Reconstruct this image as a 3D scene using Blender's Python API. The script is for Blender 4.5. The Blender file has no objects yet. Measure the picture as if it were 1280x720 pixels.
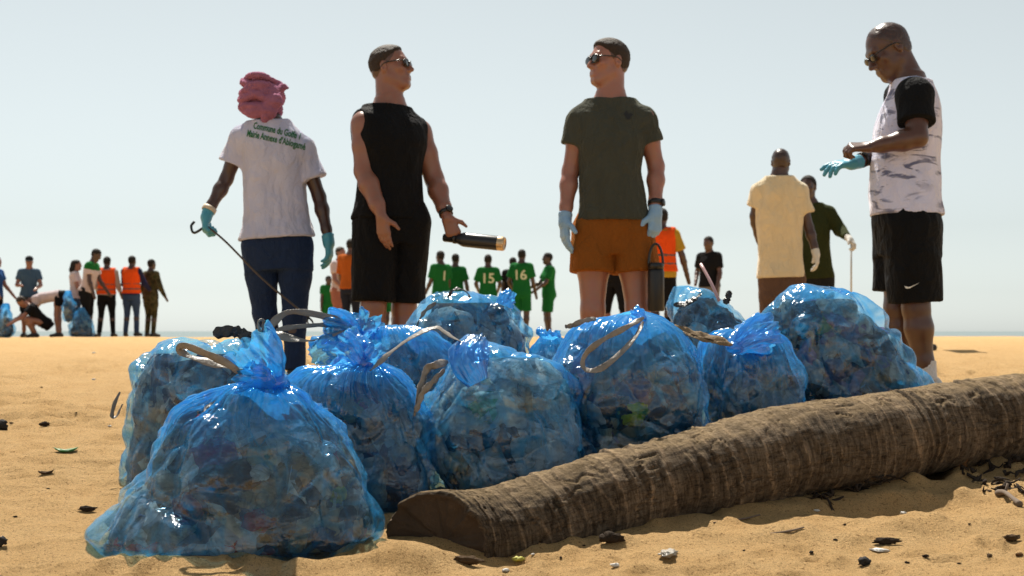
import bpy, math, random
import numpy as np
from mathutils import Vector
from mathutils.bvhtree import BVHTree

# ------------------------------------------------------------------ camera, sky, sun, exposure
sc = bpy.context.scene
COL = sc.collection
CAM_H, FPX, HORIZON = 0.60, 1700.0, 414.0          # camera height, focal length in photo pixels, horizon row
PITCH = math.atan((HORIZON - 360.0) / FPX)
cam_d = bpy.data.cameras.new('camera'); cam = bpy.data.objects.new('camera', cam_d); COL.objects.link(cam)
cam_d.sensor_width = 36.0; cam_d.lens = FPX / 1280.0 * 36.0
cam_d.clip_start = 0.05; cam_d.clip_end = 60000
cam.location = (0, 0, CAM_H); cam.rotation_euler = (math.radians(90) + PITCH, 0, 0)
cam_d.dof.use_dof = True; cam_d.dof.focus_distance = 3.75; cam_d.dof.aperture_fstop = 7.0
sc.camera = cam

SUN_EL, SUN_AZ = math.radians(60), math.radians(-16)    # azimuth from +Y, minus = to the left
world = bpy.data.worlds.new('World'); sc.world = world; world.use_nodes = True
wn = world.node_tree; wn.nodes.clear()
sky = wn.nodes.new('ShaderNodeTexSky'); sky.sky_type = 'NISHITA'; sky.sun_disc = False
sky.sun_elevation = SUN_EL; sky.sun_rotation = SUN_AZ
sky.air_density = 1.0; sky.dust_density = 0.5; sky.ozone_density = 1.0; sky.altitude = 0
hsv = wn.nodes.new('ShaderNodeHueSaturation'); hsv.inputs['Saturation'].default_value = 0.17
bgn = wn.nodes.new('ShaderNodeBackground'); bgn.inputs['Strength'].default_value = 0.076
wo = wn.nodes.new('ShaderNodeOutputWorld')
wn.links.new(sky.outputs[0], hsv.inputs['Color']); tn = wn.nodes.new('ShaderNodeMix'); tn.data_type = 'RGBA'; tn.blend_type = 'MULTIPLY'; tn.inputs[0].default_value = 1.0; tn.inputs[7].default_value = (0.935, 1.0, 0.985, 1)
wn.links.new(hsv.outputs[0], tn.inputs[6]); wn.links.new(tn.outputs[2], bgn.inputs[0]); wn.links.new(bgn.outputs[0], wo.inputs[0])

sun_d = bpy.data.lights.new('sun', 'SUN'); sun = bpy.data.objects.new('sun', sun_d); COL.objects.link(sun)
sun_d.energy = 5.0; sun_d.angle = math.radians(0.6); sun_d.color = (1.0, 0.93, 0.82)
sdir = Vector((math.sin(SUN_AZ) * math.cos(SUN_EL), math.cos(SUN_AZ) * math.cos(SUN_EL), math.sin(SUN_EL)))
sun.rotation_euler = sdir.to_track_quat('Z', 'Y').to_euler()
sun.location = (0, 0, 30)
vs = sc.view_settings
vs.view_transform = 'Standard'; vs.look = 'None'; vs.gamma = 1.0; vs.use_curve_mapping = False; vs.exposure = 0.54
sc.render.engine = 'CYCLES'
cy = sc.cycles
cy.use_denoising = True; cy.max_bounces = 8; cy.diffuse_bounces = 3; cy.glossy_bounces = 3
cy.transmission_bounces = 6; cy.transparent_max_bounces = 16; cy.caustics_reflective = False; cy.caustics_refractive = False
cy.sample_clamp_indirect = 4.0
try: cy.denoiser = 'OPENIMAGEDENOISE'
except Exception: pass

# ------------------------------------------------------------------ small maths
def P(x, y, D):
    """photo pixel + distance along +Y -> world point"""
    u = (x - 640.0) / FPX; v = (360.0 - y) / FPX
    fw = math.cos(PITCH) - v * math.sin(PITCH); up = math.sin(PITCH) + v * math.cos(PITCH)
    return np.array([u / fw * D, D, CAM_H + up / fw * D])
def nrm(v):
    v = np.asarray(v, float); return v / (np.linalg.norm(v) + 1e-12)
_rs = np.random.RandomState(7)
_perm = np.concatenate([_rs.permutation(256)] * 3).astype(np.int64)
_grad = _rs.normal(size=(256, 3)); _grad /= np.linalg.norm(_grad, axis=1)[:, None]
def perlin(p):
    p = np.asarray(p, float); i = np.floor(p).astype(np.int64); f = p - i; i &= 255
    w = f * f * f * (f * (f * 6 - 15) + 10); out = 0.0
    for dx in (0, 1):
        for dy in (0, 1):
            for dz in (0, 1):
                g = _grad[_perm[_perm[_perm[i[:, 0] + dx] + i[:, 1] + dy] + i[:, 2] + dz]]
                n = g[:, 0] * (f[:, 0] - dx) + g[:, 1] * (f[:, 1] - dy) + g[:, 2] * (f[:, 2] - dz)
                out = out + n * (w[:, 0] if dx else 1 - w[:, 0]) * (w[:, 1] if dy else 1 - w[:, 1]) * (w[:, 2] if dz else 1 - w[:, 2])
    return out * 1.6
def fbm(p, o=4, ridged=False):
    a, s, t = 1.0, 0.0, 0.0
    p = np.asarray(p, float)
    for k in range(o):
        n = perlin(p * 2 ** k + 17.3 * k)
        if ridged: n = 1 - 2 * np.abs(n)
        s = s + a * n; t += a; a *= 0.5
    return s / t

def worley(p, feats):
    """distance to the nearest and to the second nearest feature point"""
    p = np.ascontiguousarray(p, np.float32); x, y, z = p[:, 0].copy(), p[:, 1].copy(), p[:, 2].copy(); f1 = np.full(len(p), 9.0, np.float32); f2 = f1.copy()
    for q in np.asarray(feats, np.float32):
        d = (x - q[0]) ** 2 + (y - q[1]) ** 2 + (z - q[2]) ** 2; np.minimum(f2, np.maximum(f1, d), out=f2); np.minimum(f1, d, out=f1)
    return np.sqrt(f1), np.sqrt(f2)

# ------------------------------------------------------------------ mesh helpers
def mesh_np(name, v, f, smooth=True):
    """f: (M,4) or (M,3) int array"""
    me = bpy.data.meshes.new(name); v = np.asarray(v, np.float32); f = np.asarray(f, np.int32)
    k = f.shape[1]; m = len(f)
    me.vertices.add(len(v)); me.vertices.foreach_set('co', v.ravel())
    me.loops.add(m * k); me.loops.foreach_set('vertex_index', f.ravel())
    me.polygons.add(m); me.polygons.foreach_set('loop_start', np.arange(0, m * k, k, dtype=np.int32))
    me.polygons.foreach_set('loop_total', np.full(m, k, np.int32))
    me.update(calc_edges=True); me.validate()
    if smooth: me.polygons.foreach_set('use_smooth', np.ones(len(me.polygons), bool))
    return me
def link(name, me, mat=None, parent=None, loc=None):
    o = bpy.data.objects.new(name, me); COL.objects.link(o)
    if mat is not None and me is not None: me.materials.append(mat)
    if parent is not None: o.parent = parent
    if loc is not None: o.location = loc
    return o
def tag(o, label=None, cat=None, group=None, kind=None):
    if label: o['label'] = label
    if cat: o['category'] = cat
    if group: o['group'] = group
    if kind: o['kind'] = kind
    return o
def thing(name, label, cat, loc, group=None):
    o = bpy.data.objects.new(name, None); COL.objects.link(o); o.location = loc; o.empty_display_size = 0.1
    return tag(o, label, cat, group)
def setcol(me, cols):
    a = me.color_attributes.new('col', 'FLOAT_COLOR', 'POINT')
    c = np.ones((len(me.vertices), 4), np.float32); c[:, :3] = cols; a.data.foreach_set('color', c.ravel())
def setf(me, name, vals):
    a = me.attributes.new(name, 'FLOAT', 'POINT'); a.data.foreach_set('value', np.asarray(vals, np.float32))
def vnormals(me):
    n = np.empty(len(me.vertices) * 3, np.float32); me.vertex_normals.foreach_get('vector', n); return n.reshape(-1, 3)
def vco(me):
    n = np.empty(len(me.vertices) * 3, np.float32); me.vertices.foreach_get('co', n); return n.reshape(-1, 3)
def put(me, v):
    me.vertices.foreach_set('co', np.asarray(v, np.float32).ravel()); me.update()
def gridfaces(nr, nc, wrap=True):
    """rings of nc vertices, nr rings"""
    i = np.arange(nr - 1)[:, None]; j = np.arange(nc if wrap else nc - 1)[None, :]; j2 = (j + 1) % nc
    return np.stack([i * nc + j, i * nc + j2, (i + 1) * nc + j2, (i + 1) * nc + j], -1).reshape(-1, 4)
def catmull(pts, n):
    pts = np.asarray(pts, float); q = np.vstack([2 * pts[0] - pts[1], pts, 2 * pts[-1] - pts[-2]])
    t = np.linspace(0, len(pts) - 1 - 1e-6, n); i = t.astype(int); f = (t - i)[:, None]
    a, b, c, d = q[i], q[i + 1], q[i + 2], q[i + 3]
    return 0.5 * (2 * b + (c - a) * f + (2 * a - 5 * b + 4 * c - d) * f ** 2 + (3 * b - a - 3 * c + d) * f ** 3)
def tube_np(pts, rad, n=10, flat=1.0, seg=None):
    """capped tube along points; rad scalar or list; returns verts, quads"""
    pts = np.asarray(pts, float); rad = np.broadcast_to(np.asarray(rad, float), (len(pts),)) if np.ndim(rad) == 0 else np.asarray(rad, float)
    if seg:
        k = np.linspace(0, 1, len(pts)); rad = np.interp(np.linspace(0, 1, seg), k, rad); pts = catmull(pts, seg)
    T = np.gradient(pts, axis=0); T /= np.linalg.norm(T, axis=1)[:, None] + 1e-9
    u = np.cross(T[0], [0, 0, 1.0]); u = nrm(u) if np.linalg.norm(u) > 1e-3 else np.array([1.0, 0, 0])
    V = []; a = np.linspace(0, 2 * np.pi, n, endpoint=False)
    ends = [(0, 1e-3)] + [(i, 1.0) for i in range(len(pts))] + [(len(pts) - 1, 1e-3)]
    for i, s in ends:
        u = nrm(u - T[i] * np.dot(u, T[i])); w = np.cross(T[i], u)
        V.append(pts[i] + rad[i] * s * (np.cos(a)[:, None] * u + flat * np.sin(a)[:, None] * w))
    return np.vstack(V), gridfaces(len(V), n)
def merge(parts):
    V, Fc, o = [], [], 0
    for v, f in parts:
        V.append(v); Fc.append(np.asarray(f) + o); o += len(v)
    return np.vstack(V), np.vstack(Fc)
def ellipsoid_np(c, R, r, nu=16, nv=10):
    th = np.linspace(0.02, np.pi - 0.02, nv); ph = np.linspace(0, 2 * np.pi, nu, endpoint=False)
    l = np.stack([np.outer(np.sin(th), np.cos(ph)) * r[0], np.outer(np.sin(th), np.sin(ph)) * r[1], np.outer(np.cos(th), np.ones(nu)) * r[2]], -1).reshape(-1, 3)
    return np.asarray(c) + l @ np.asarray(R), gridfaces(nv, nu)

# ------------------------------------------------------------------ distance-field sculpting
class Field:
    def __init__(s, lo, hi, h):
        s.h = h; s.lo = np.floor(np.asarray(lo, float) / h) * h
        s.n = np.ceil((np.asarray(hi, float) - s.lo) / h).astype(int) + 2
        s.a = np.full(s.n, 0.3, np.float32)
        s.ax = [(s.lo[i] + h * np.arange(s.n[i])).astype(np.float32) for i in range(3)]
    def box(s, lo, hi):
        i0 = np.clip(np.floor((np.asarray(lo) - s.lo) / s.h).astype(int), 0, s.n); i1 = np.clip(np.ceil((np.asarray(hi) - s.lo) / s.h).astype(int) + 1, 0, s.n)
        return tuple(slice(a, b) for a, b in zip(i0, i1))
    def xyz(s, sl):
        return s.ax[0][sl[0]][:, None, None], s.ax[1][sl[1]][None, :, None], s.ax[2][sl[2]][None, None, :]
    def add(s, prim, k=0.01, sub=False):
        f, lo, hi = prim; pad = k + 2 * s.h
        sl = s.box(np.asarray(lo) - pad, np.asarray(hi) + pad)
        if any(q.stop <= q.start for q in sl): return
        d = f(*s.xyz(sl)).astype(np.float32); a = s.a[sl]
        if sub:
            d = -d; h = np.maximum(k - np.abs(a - d), 0) / k; s.a[sl] = np.maximum(a, d) + h * h * k * 0.25
        else:
            h = np.maximum(k - np.abs(a - d), 0) / k; s.a[sl] = np.minimum(a, d) - h * h * k * 0.25
    def cut(s, p, n, k=0.004):
        """keep the side the normal points away from"""
        X, Y, Z = s.xyz((slice(None),) * 3); n = nrm(n)
        d = ((X - p[0]) * n[0] + (Y - p[1]) * n[1] + (Z - p[2]) * n[2]).astype(np.float32)
        h = np.maximum(k - np.abs(s.a - d), 0) / k; s.a = np.maximum(s.a, d) + h * h * k * 0.25
    def graft(s, o, k):
        """smooth union with another field on the same lattice"""
        off = np.rint((o.lo - s.lo) / s.h).astype(int); a0 = np.maximum(off, 0); b0 = np.maximum(-off, 0); n = np.minimum(s.n - a0, o.n - b0)
        sl = tuple(slice(a, a + q) for a, q in zip(a0, n)); so = tuple(slice(b, b + q) for b, q in zip(b0, n))
        a, d = s.a[sl], o.a[so]; h = np.maximum(k - np.abs(a - d), 0) / k; s.a[sl] = np.minimum(a, d) - h * h * k * 0.25
    def mesh(s):
        a = s.a; a[0] = a[-1] = 0.3; a[:, 0] = a[:, -1] = 0.3; a[:, :, 0] = a[:, :, -1] = 0.3
        sg = a < 0; nx, ny, nz = a.shape
        c = np.zeros((nx - 1, ny - 1, nz - 1), np.int8)
        for dx in (0, 1):
            for dy in (0, 1):
                for dz in (0, 1): c += sg[dx:nx - 1 + dx, dy:ny - 1 + dy, dz:nz - 1 + dz]
        act = np.argwhere((c > 0) & (c < 8)); N = len(act)
        idx = np.full(c.shape, -1, np.int32); idx[act[:, 0], act[:, 1], act[:, 2]] = np.arange(N)
        val = {}
        for dx in (0, 1):
            for dy in (0, 1):
                for dz in (0, 1): val[dx, dy, dz] = a[act[:, 0] + dx, act[:, 1] + dy, act[:, 2] + dz].astype(float)
        acc = np.zeros((N, 3)); cnt = np.zeros(N)
        cs = list(val)
        for p in cs:
            for ax in range(3):
                if p[ax] == 0:
                    q = tuple(1 if i == ax else p[i] for i in range(3)); va, vb = val[p], val[q]
                    m = (va < 0) != (vb < 0); t = np.where(m, va / np.where(m, va - vb, 1), 0)
                    pt = np.tile(np.array(p, float), (N, 1)); pt[:, ax] += t
                    acc += pt * m[:, None]; cnt += m
        v = (act + acc / cnt[:, None]) * s.h + s.lo
        Q = []
        for ax in range(3):
            b, cc = (ax + 1) % 3, (ax + 2) % 3
            s0 = np.take(sg, np.arange(a.shape[ax] - 1), ax); s1 = np.take(sg, np.arange(1, a.shape[ax]), ax)
            e = np.argwhere(s0 != s1)
            if not len(e): continue
            ins = s0[e[:, 0], e[:, 1], e[:, 2]]
            def g(db, dc):
                q = e.copy(); q[:, b] += db; q[:, cc] += dc; return idx[q[:, 0], q[:, 1], q[:, 2]]
            quad = np.stack([g(-1, -1), g(0, -1), g(0, 0), g(-1, 0)], 1)
            quad[~ins] = quad[~ins][:, ::-1]; Q.append(quad)
        return v, np.vstack(Q)

def rcone(a, b, ra, rb):
    a = np.asarray(a, float); b = np.asarray(b, float); ab = b - a; L2 = max(float(ab @ ab), 1e-9); R = max(ra, rb)
    def f(X, Y, Z):
        px, py, pz = X - a[0], Y - a[1], Z - a[2]
        t = np.clip((px * ab[0] + py * ab[1] + pz * ab[2]) / L2, 0, 1)
        return np.sqrt((px - t * ab[0]) ** 2 + (py - t * ab[1]) ** 2 + (pz - t * ab[2]) ** 2) - (ra + (rb - ra) * t)
    return f, np.minimum(a, b) - R, np.maximum(a, b) + R
def sph(c, r): return rcone(c, np.asarray(c, float) + 1e-5, r, r)
def ell(c, R, r):
    """rows of R are the axes"""
    c = np.asarray(c, float); R = np.asarray(R, float); r = np.asarray(r, float); m = float(r.max())
    def f(X, Y, Z):
        q = [((X - c[0]) * R[i, 0] + (Y - c[1]) * R[i, 1] + (Z - c[2]) * R[i, 2]) / r[i] for i in range(3)]
        k0 = np.sqrt(q[0] ** 2 + q[1] ** 2 + q[2] ** 2); k1 = np.sqrt((q[0] / r[0]) ** 2 + (q[1] / r[1]) ** 2 + (q[2] / r[2]) ** 2) + 1e-6
        return k0 * (k0 - 1) / k1
    return f, c - m, c + m
def loft(org, R, L, tab, pw=2.3):
    """oval column along R[2] of length L from org; tab rows: t, half width, front depth, back depth, front offset"""
    org = np.asarray(org, float); R = np.asarray(R, float); tab = np.asarray(tab, float)
    m = float(tab[:, 1:4].max()) * 1.1; e0 = org + R[2] * L * tab[0, 0]; e1 = org + R[2] * L * tab[-1, 0]
    ts = np.linspace(tab[0, 0], tab[-1, 0], 120)
    sm = [np.convolve(np.pad(np.interp(ts, tab[:, 0], tab[:, c]), 6, mode='edge'), np.ones(13) / 13, 'valid') for c in range(1, 5)]
    def f(X, Y, Z):
        q = [(X - org[0]) * R[i, 0] + (Y - org[1]) * R[i, 1] + (Z - org[2]) * R[i, 2] for i in range(3)]
        t = q[2] / L; w, df, db, off = [np.interp(t, ts, c) for c in sm]
        y = q[1] - off; d = np.where(y > 0, df, db)
        k = (np.abs(q[0] / w) ** pw + np.abs(y / d) ** pw) ** (1 / pw)
        side = (k - 1) * np.minimum(w, d) * 0.9
        cap = np.maximum(tab[0, 0] - t, t - tab[-1, 0]) * L
        return np.maximum(side, cap)
    return f, np.minimum(e0, e1) - m, np.maximum(e0, e1) + m

# ------------------------------------------------------------------ materials
MATS = {}
def newmat(name):
    m = bpy.data.materials.new(name); m.use_nodes = True; nt = m.node_tree; nt.nodes.clear()
    out = nt.nodes.new('ShaderNodeOutputMaterial'); return m, nt, out
def N(nt, kind, **kw):
    n = nt.nodes.new(kind)
    for k, v in kw.items():
        if k.startswith('_'): setattr(n, k[1:], v)
        else: n.inputs[k.replace('__', ' ')].default_value = v
    return n
def ramp(nt, stops, interp='LINEAR'):
    r = nt.nodes.new('ShaderNodeValToRGB'); r.color_ramp.interpolation = interp
    while len(r.color_ramp.elements) < len(stops): r.color_ramp.elements.new(0.5)
    for e, (p, c) in zip(r.color_ramp.elements, stops):
        e.position = p; e.color = (*c, 1) if len(c) == 3 else c
    return r
def mixc(nt, a, b, fac, mode='MIX'):
    m = nt.nodes.new('ShaderNodeMix'); m.data_type = 'RGBA'; m.blend_type = mode
    for sock, v in ((0, fac), (6, a), (7, b)):
        if hasattr(v, 'is_linked') or hasattr(v, 'links'): nt.links.new(v, m.inputs[sock])
        else: m.inputs[sock].default_value = v if sock == 0 else (*v, 1)
    return m.outputs[2]
def coords(nt, scale=(1, 1, 1)):
    tc = nt.nodes.new('ShaderNodeTexCoord'); mp = nt.nodes.new('ShaderNodeMapping'); mp.inputs['Scale'].default_value = scale
    nt.links.new(tc.outputs['Object'], mp.inputs[0]); return mp.outputs[0]
def noise(nt, vec, scale, detail=4, rough=0.55, dist=0):
    n = N(nt, 'ShaderNodeTexNoise', Scale=scale, Detail=detail, Roughness=rough, Distortion=dist); nt.links.new(vec, n.inputs['Vector']); return n.outputs[0]
def bump(nt, height, strength, dist, prev=None):
    b = N(nt, 'ShaderNodeBump', Strength=strength, Distance=dist); nt.links.new(height, b.inputs['Height'])
    if prev is not None: nt.links.new(prev, b.inputs['Normal'])
    return b.outputs[0]

def skin(name, col):
    if name in MATS: return MATS[name]
    m, nt, out = newmat(name); b = nt.nodes.new('ShaderNodeBsdfPrincipled'); v = coords(nt)
    n1 = noise(nt, v, 14, 3); c = mixc(nt, tuple(x * 0.82 for x in col), tuple(min(1, x * 1.15) for x in col), n1)
    c = mixc(nt, c, (min(1, col[0] * 1.2), col[1] * 0.75, col[2] * 0.7), noise(nt, v, 40, 2)); nt.links.new(c, b.inputs['Base Color'])
    b.inputs['Roughness'].default_value = 0.34; b.inputs['Specular IOR Level'].default_value = .65; b.inputs['Subsurface Weight'].default_value = 0.12
    b.inputs['Subsurface Radius'].default_value = (0.012, 0.005, 0.003); b.inputs['Subsurface Scale'].default_value = 1.0
    nt.links.new(bump(nt, noise(nt, v, 220, 2), 0.25, 0.002), b.inputs['Normal']); nt.links.new(b.outputs[0], out.inputs[0])
    MATS[name] = m; return m
def fabric(name, col, rough=0.9, var=0.12, kind=None, sheen=0.6, fold=1.0):
    if name in MATS: return MATS[name]
    m, nt, out = newmat(name); b = nt.nodes.new('ShaderNodeBsdfPrincipled'); v = coords(nt)
    n1 = noise(nt, v, 6, 4)
    c = mixc(nt, tuple(x * (1 - var) for x in col), tuple(min(1, x * (1 + var)) for x in col), n1)
    if kind == 'camo':
        r = ramp(nt, [(0.0, (0.025, 0.022, 0.012)), (0.42, (0.05, 0.045, 0.02)), (0.52, (0.085, 0.07, 0.035)), (0.62, (0.035, 0.045, 0.018))], 'CONSTANT')
        nt.links.new(noise(nt, v, 9, 3), r.inputs[0]); c = r.outputs[0]
    if kind == 'smear':
        vv = coords(nt, (1.0, 1.0, 3.4)); r = ramp(nt, [(0.54, (0, 0, 0)), (0.60, (1, 1, 1))]); nt.links.new(noise(nt, vv, 5.5, 5, 0.62, 0.7), r.inputs[0])
        r2 = ramp(nt, [(0.38, (0, 0, 0)), (0.5, (1, 1, 1))]); nt.links.new(noise(nt, v, 3.1, 2), r2.inputs[0])
        k = N(nt, 'ShaderNodeMath', _operation='MULTIPLY'); nt.links.new(r.outputs[0], k.inputs[0]); nt.links.new(r2.outputs[0], k.inputs[1])
        c = mixc(nt, c, mixc(nt, (0.10, 0.13, 0.30), (0.22, 0.22, 0.30), noise(nt, v, 7, 2)), k.outputs[0])
    if kind == 'denim':
        c = mixc(nt, c, tuple(x * 1.7 for x in col), noise(nt, coords(nt, (60, 60, 8)), 4, 2))
    nt.links.new(c, b.inputs['Base Color']); b.inputs['Roughness'].default_value = rough
    b.inputs['Sheen Weight'].default_value = sheen; b.inputs['Sheen Roughness'].default_value = .45; b.inputs['Sheen Tint'].default_value = (*[min(1, x * 3) for x in col], 1); b.inputs['Specular IOR Level'].default_value = 0.12
    w = bump(nt, noise(nt, coords(nt, (300, 300, 300)), 1.5, 1), 0.12, 0.002)
    fo = bump(nt, noise(nt, coords(nt, (9, 9, 5)), 1.6, 5, 0.6, 0.8), 0.9 * fold, 0.035, w); nt.links.new(fo, b.inputs['Normal'])
    if kind == 'thin':
        tr = nt.nodes.new('ShaderNodeBsdfTranslucent'); nt.links.new(c, tr.inputs[0]); mx = N(nt, 'ShaderNodeMixShader', Fac=0.25)
        nt.links.new(b.outputs[0], mx.inputs[1]); nt.links.new(tr.outputs[0], mx.inputs[2]); nt.links.new(mx.outputs[0], out.inputs[0])
    else: nt.links.new(b.outputs[0], out.inputs[0])
    MATS[name] = m; return m
def plain(name, col, rough=0.5, metal=0.0, spec=0.5, var=0.1, scale=25, bmp=0.0):
    if name in MATS: return MATS[name]
    m, nt, out = newmat(name); b = nt.nodes.new('ShaderNodeBsdfPrincipled'); v = coords(nt); n1 = noise(nt, v, scale, 4)
    nt.links.new(mixc(nt, tuple(x * (1 - var) for x in col), tuple(min(1, x * (1 + var)) for x in col), n1), b.inputs['Base Color'])
    b.inputs['Roughness'].default_value = rough; b.inputs['Metallic'].default_value = metal; b.inputs['Specular IOR Level'].default_value = spec
    if bmp: nt.links.new(bump(nt, noise(nt, v, scale * 3, 4), bmp, 0.01), b.inputs['Normal'])
    nt.links.new(b.outputs[0], out.inputs[0]); MATS[name] = m; return m

# ------------------------------------------------------------------ the beach
SEA_Z = -1.45
_hD = np.array([-20, 0, 2.4, 3.0, 3.3, 3.75, 4.2, 5.0, 6.9, 10, 15, 22, 29, 32, 36, 45, 60, 90, 400.])
_hV = np.array([.75, .70, .625, .575, .552, .525, .482, .405, .275, .205, .165, .135, .125, .14, .25, .8, 1.9, 3.2, 4.0])
_yy = np.linspace(-20, 100, 6000); _hh = np.interp(_yy, _hD, _hV)
_hh = np.convolve(np.pad(_hh, 12, mode='edge'), np.ones(25) / 25, 'valid')
_rf = np.random.RandomState(3)
DENTS = [(_rf.uniform(-3.2, 3.4), _rf.uniform(4.3, 11), _rf.uniform(.05, .11), _rf.uniform(0, 3.1), _rf.uniform(.018, .045)) for _ in range(260)]
DENTS += [(_rf.uniform(-1.4, 1.6), _rf.uniform(2.75, 3.5), _rf.uniform(.02, .05), _rf.uniform(0, 3.1), _rf.uniform(.004, .011)) for _ in range(130)]
MOUNDS = []      # x, y, sx, sy, rot, height
def mound(px, py, D, sx, sy, rot, h):
    c = P(px, py, D); MOUNDS.append((c[0], c[1], sx, sy, math.radians(rot), h))
mound(512, 690, 3.27, .13, .10, 10, .070)
mound(640, 705, 3.36, .24, .09, 12, -.036)
mound(760, 690, 3.42, .14, .06, 12, -.012)
mound(960, 640, 3.55, .16, .06, 20, .022)
mound(1140, 640, 3.62, .16, .07, 12, .040)
mound(1090, 615, 3.95, .22, .08, 25, -.045)
mound(1180, 620, 3.98, .18, .10, 20, -.040)
mound(1275, 640, 3.75, .14, .10, 0, .045)
mound(1010, 655, 3.50, .10, .05, 0, .020)
mound(150, 715, 3.15, .18, .06, -10, -.02)
mound(300, 704, 3.22, .34, .05, 0, .022)
mound(475, 700, 3.30, .06, .06, 0, -.02)
def gz(x, y, detail=True):
    x = np.atleast_1d(np.asarray(x, float)); y = np.atleast_1d(np.asarray(y, float))
    z = CAM_H - np.interp(y, _yy, _hh)
    o = np.zeros_like(x); p = np.stack([x, y, o], -1)
    near = np.clip((70 - y) / 20, 0, 1)
    z = z + near * (perlin(p * .22) * .05 * np.clip((y - 8) / 8, 0, 1) + perlin(p * .9 + 5) * .018 + perlin(p * np.array([2.1, 3.4, 1]) + 9) * .010)
    for cx, cy_, sx, sy, r, h in MOUNDS:
        m = (np.abs(x - cx) < 3.2 * max(sx, sy)) & (np.abs(y - cy_) < 3.2 * max(sx, sy))
        if m.any():
            u = (x[m] - cx) * math.cos(r) + (y[m] - cy_) * math.sin(r); v = -(x[m] - cx) * math.sin(r) + (y[m] - cy_) * math.cos(r)
            z[m] += h * np.exp(-(u / sx) ** 2 - (v / sy) ** 2)
    if detail:
        m = (y > 1.5) & (y < 30) & (np.abs(x) < 14)
        q = p[m]; f1 = np.clip((16 - q[:, 1]) / 8, 0, 1); f2 = np.clip((6.5 - q[:, 1]) / 2, 0, 1) * (np.abs(q[:, 0]) < 2.6)
        d = perlin(q * 6.5 + 3) * .016 * np.clip((28 - q[:, 1]) / 8, 0, 1) + perlin(q * 15 + 1) * .0055 * f1 + fbm(q * 38, 2) * .0026 * f2
        d += fbm(q * np.array([2.6, 9.5, 1]) + 21, 2, True) * .013 * np.clip((q[:, 1] - 3.5) / .4, .25, 1) * np.clip((24 - q[:, 1]) / 8, 0, 1)
        bump_r = np.clip(perlin(q * 11 + 40), 0.15, 1) - 0.15
        d += bump_r * .030 * f2 * (0.35 + 0.65 * (q[:, 0] > -.2))
        z[m] += d
        for cx, cy_, r, a, h in DENTS:
            k = (np.abs(x - cx) < 4 * r) & (np.abs(y - cy_) < 4 * r)
            if k.any():
                u = (x[k] - cx) * math.cos(a) + (y[k] - cy_) * math.sin(a); v = (-(x[k] - cx) * math.sin(a) + (y[k] - cy_) * math.cos(a)) * 1.9
                e = np.sqrt(u * u + v * v) / (r * 1.6)
                z[k] += h * (-np.exp(-(e / .75) ** 4) + .55 * np.exp(-((e - 1.15) / .3) ** 2))
    return z
def gz1(x, y): return float(gz(x, y, False)[0])

def axis_x():
    v = [0.0]; d = .013
    while v[-1] < 300:
        if v[-1] > 1.75: d *= 1.06
        v.append(v[-1] + d)
    return np.array([-q for q in v[:0:-1]] + v)
def axis_y():
    v = [2.6]; d = .013
    while v[-1] < 95:
        if v[-1] > 4.6: d *= 1.018
        v.append(v[-1] + d)
    b = [2.6]; d = .02
    while b[-1] > -12: d *= 1.15; b.append(b[-1] - d)
    return np.array(b[:0:-1] + v)
_ax, _ay = axis_x(), axis_y()
_X, _Y = np.meshgrid(_ax, _ay)
_Z = gz(_X.ravel(), _Y.ravel())
sand_me = mesh_np('sand', np.stack([_X.ravel(), _Y.ravel(), _Z], -1), gridfaces(len(_ay), len(_ax), False))

m, nt, out = newmat('sand'); b = nt.nodes.new('ShaderNodeBsdfPrincipled'); v = coords(nt)
c = mixc(nt, (0.56, 0.325, 0.120), (0.68, 0.42, 0.18), noise(nt, v, 1.7, 5, .6))
c = mixc(nt, c, (0.72, 0.49, 0.24), noise(nt, v, 9, 4), 'MIX')
gr = ramp(nt, [(0.36, (0.34, 0.28, 0.22)), (0.47, (1, 1, 1)), (0.62, (1.0, 1.0, 1.0)), (0.74, (1.22, 1.2, 1.18))]); nt.links.new(noise(nt, v, 420, 2, .7), gr.inputs[0])
c = mixc(nt, c, gr.outputs[0], 0.75, 'MULTIPLY')
gr2 = ramp(nt, [(0.34, (0.35, 0.28, 0.22)), (0.41, (1, 1, 1)), (.62, (1, 1, 1)), (.70, (1.25, 1.25, 1.25))]); nt.links.new(noise(nt, v, 130, 3, .6), gr2.inputs[0])
c = mixc(nt, c, gr2.outputs[0], 0.8, 'MULTIPLY')
nt.links.new(c, b.inputs['Base Color']); b.inputs['Roughness'].default_value = 0.95; b.inputs['Specular IOR Level'].default_value = 0.15
nb = bump(nt, noise(nt, v, 330, 4, .8), 0.8, 0.006); nb = bump(nt, noise(nt, v, 55, 6, .8), 0.9, 0.022, nb)
nt.links.new(nb, b.inputs['Normal']); nt.links.new(b.outputs[0], out.inputs[0])
tag(link('sand_beach', sand_me, m), 'ochre sand of the beach, trodden into low dents', 'sand', kind='structure')

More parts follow.
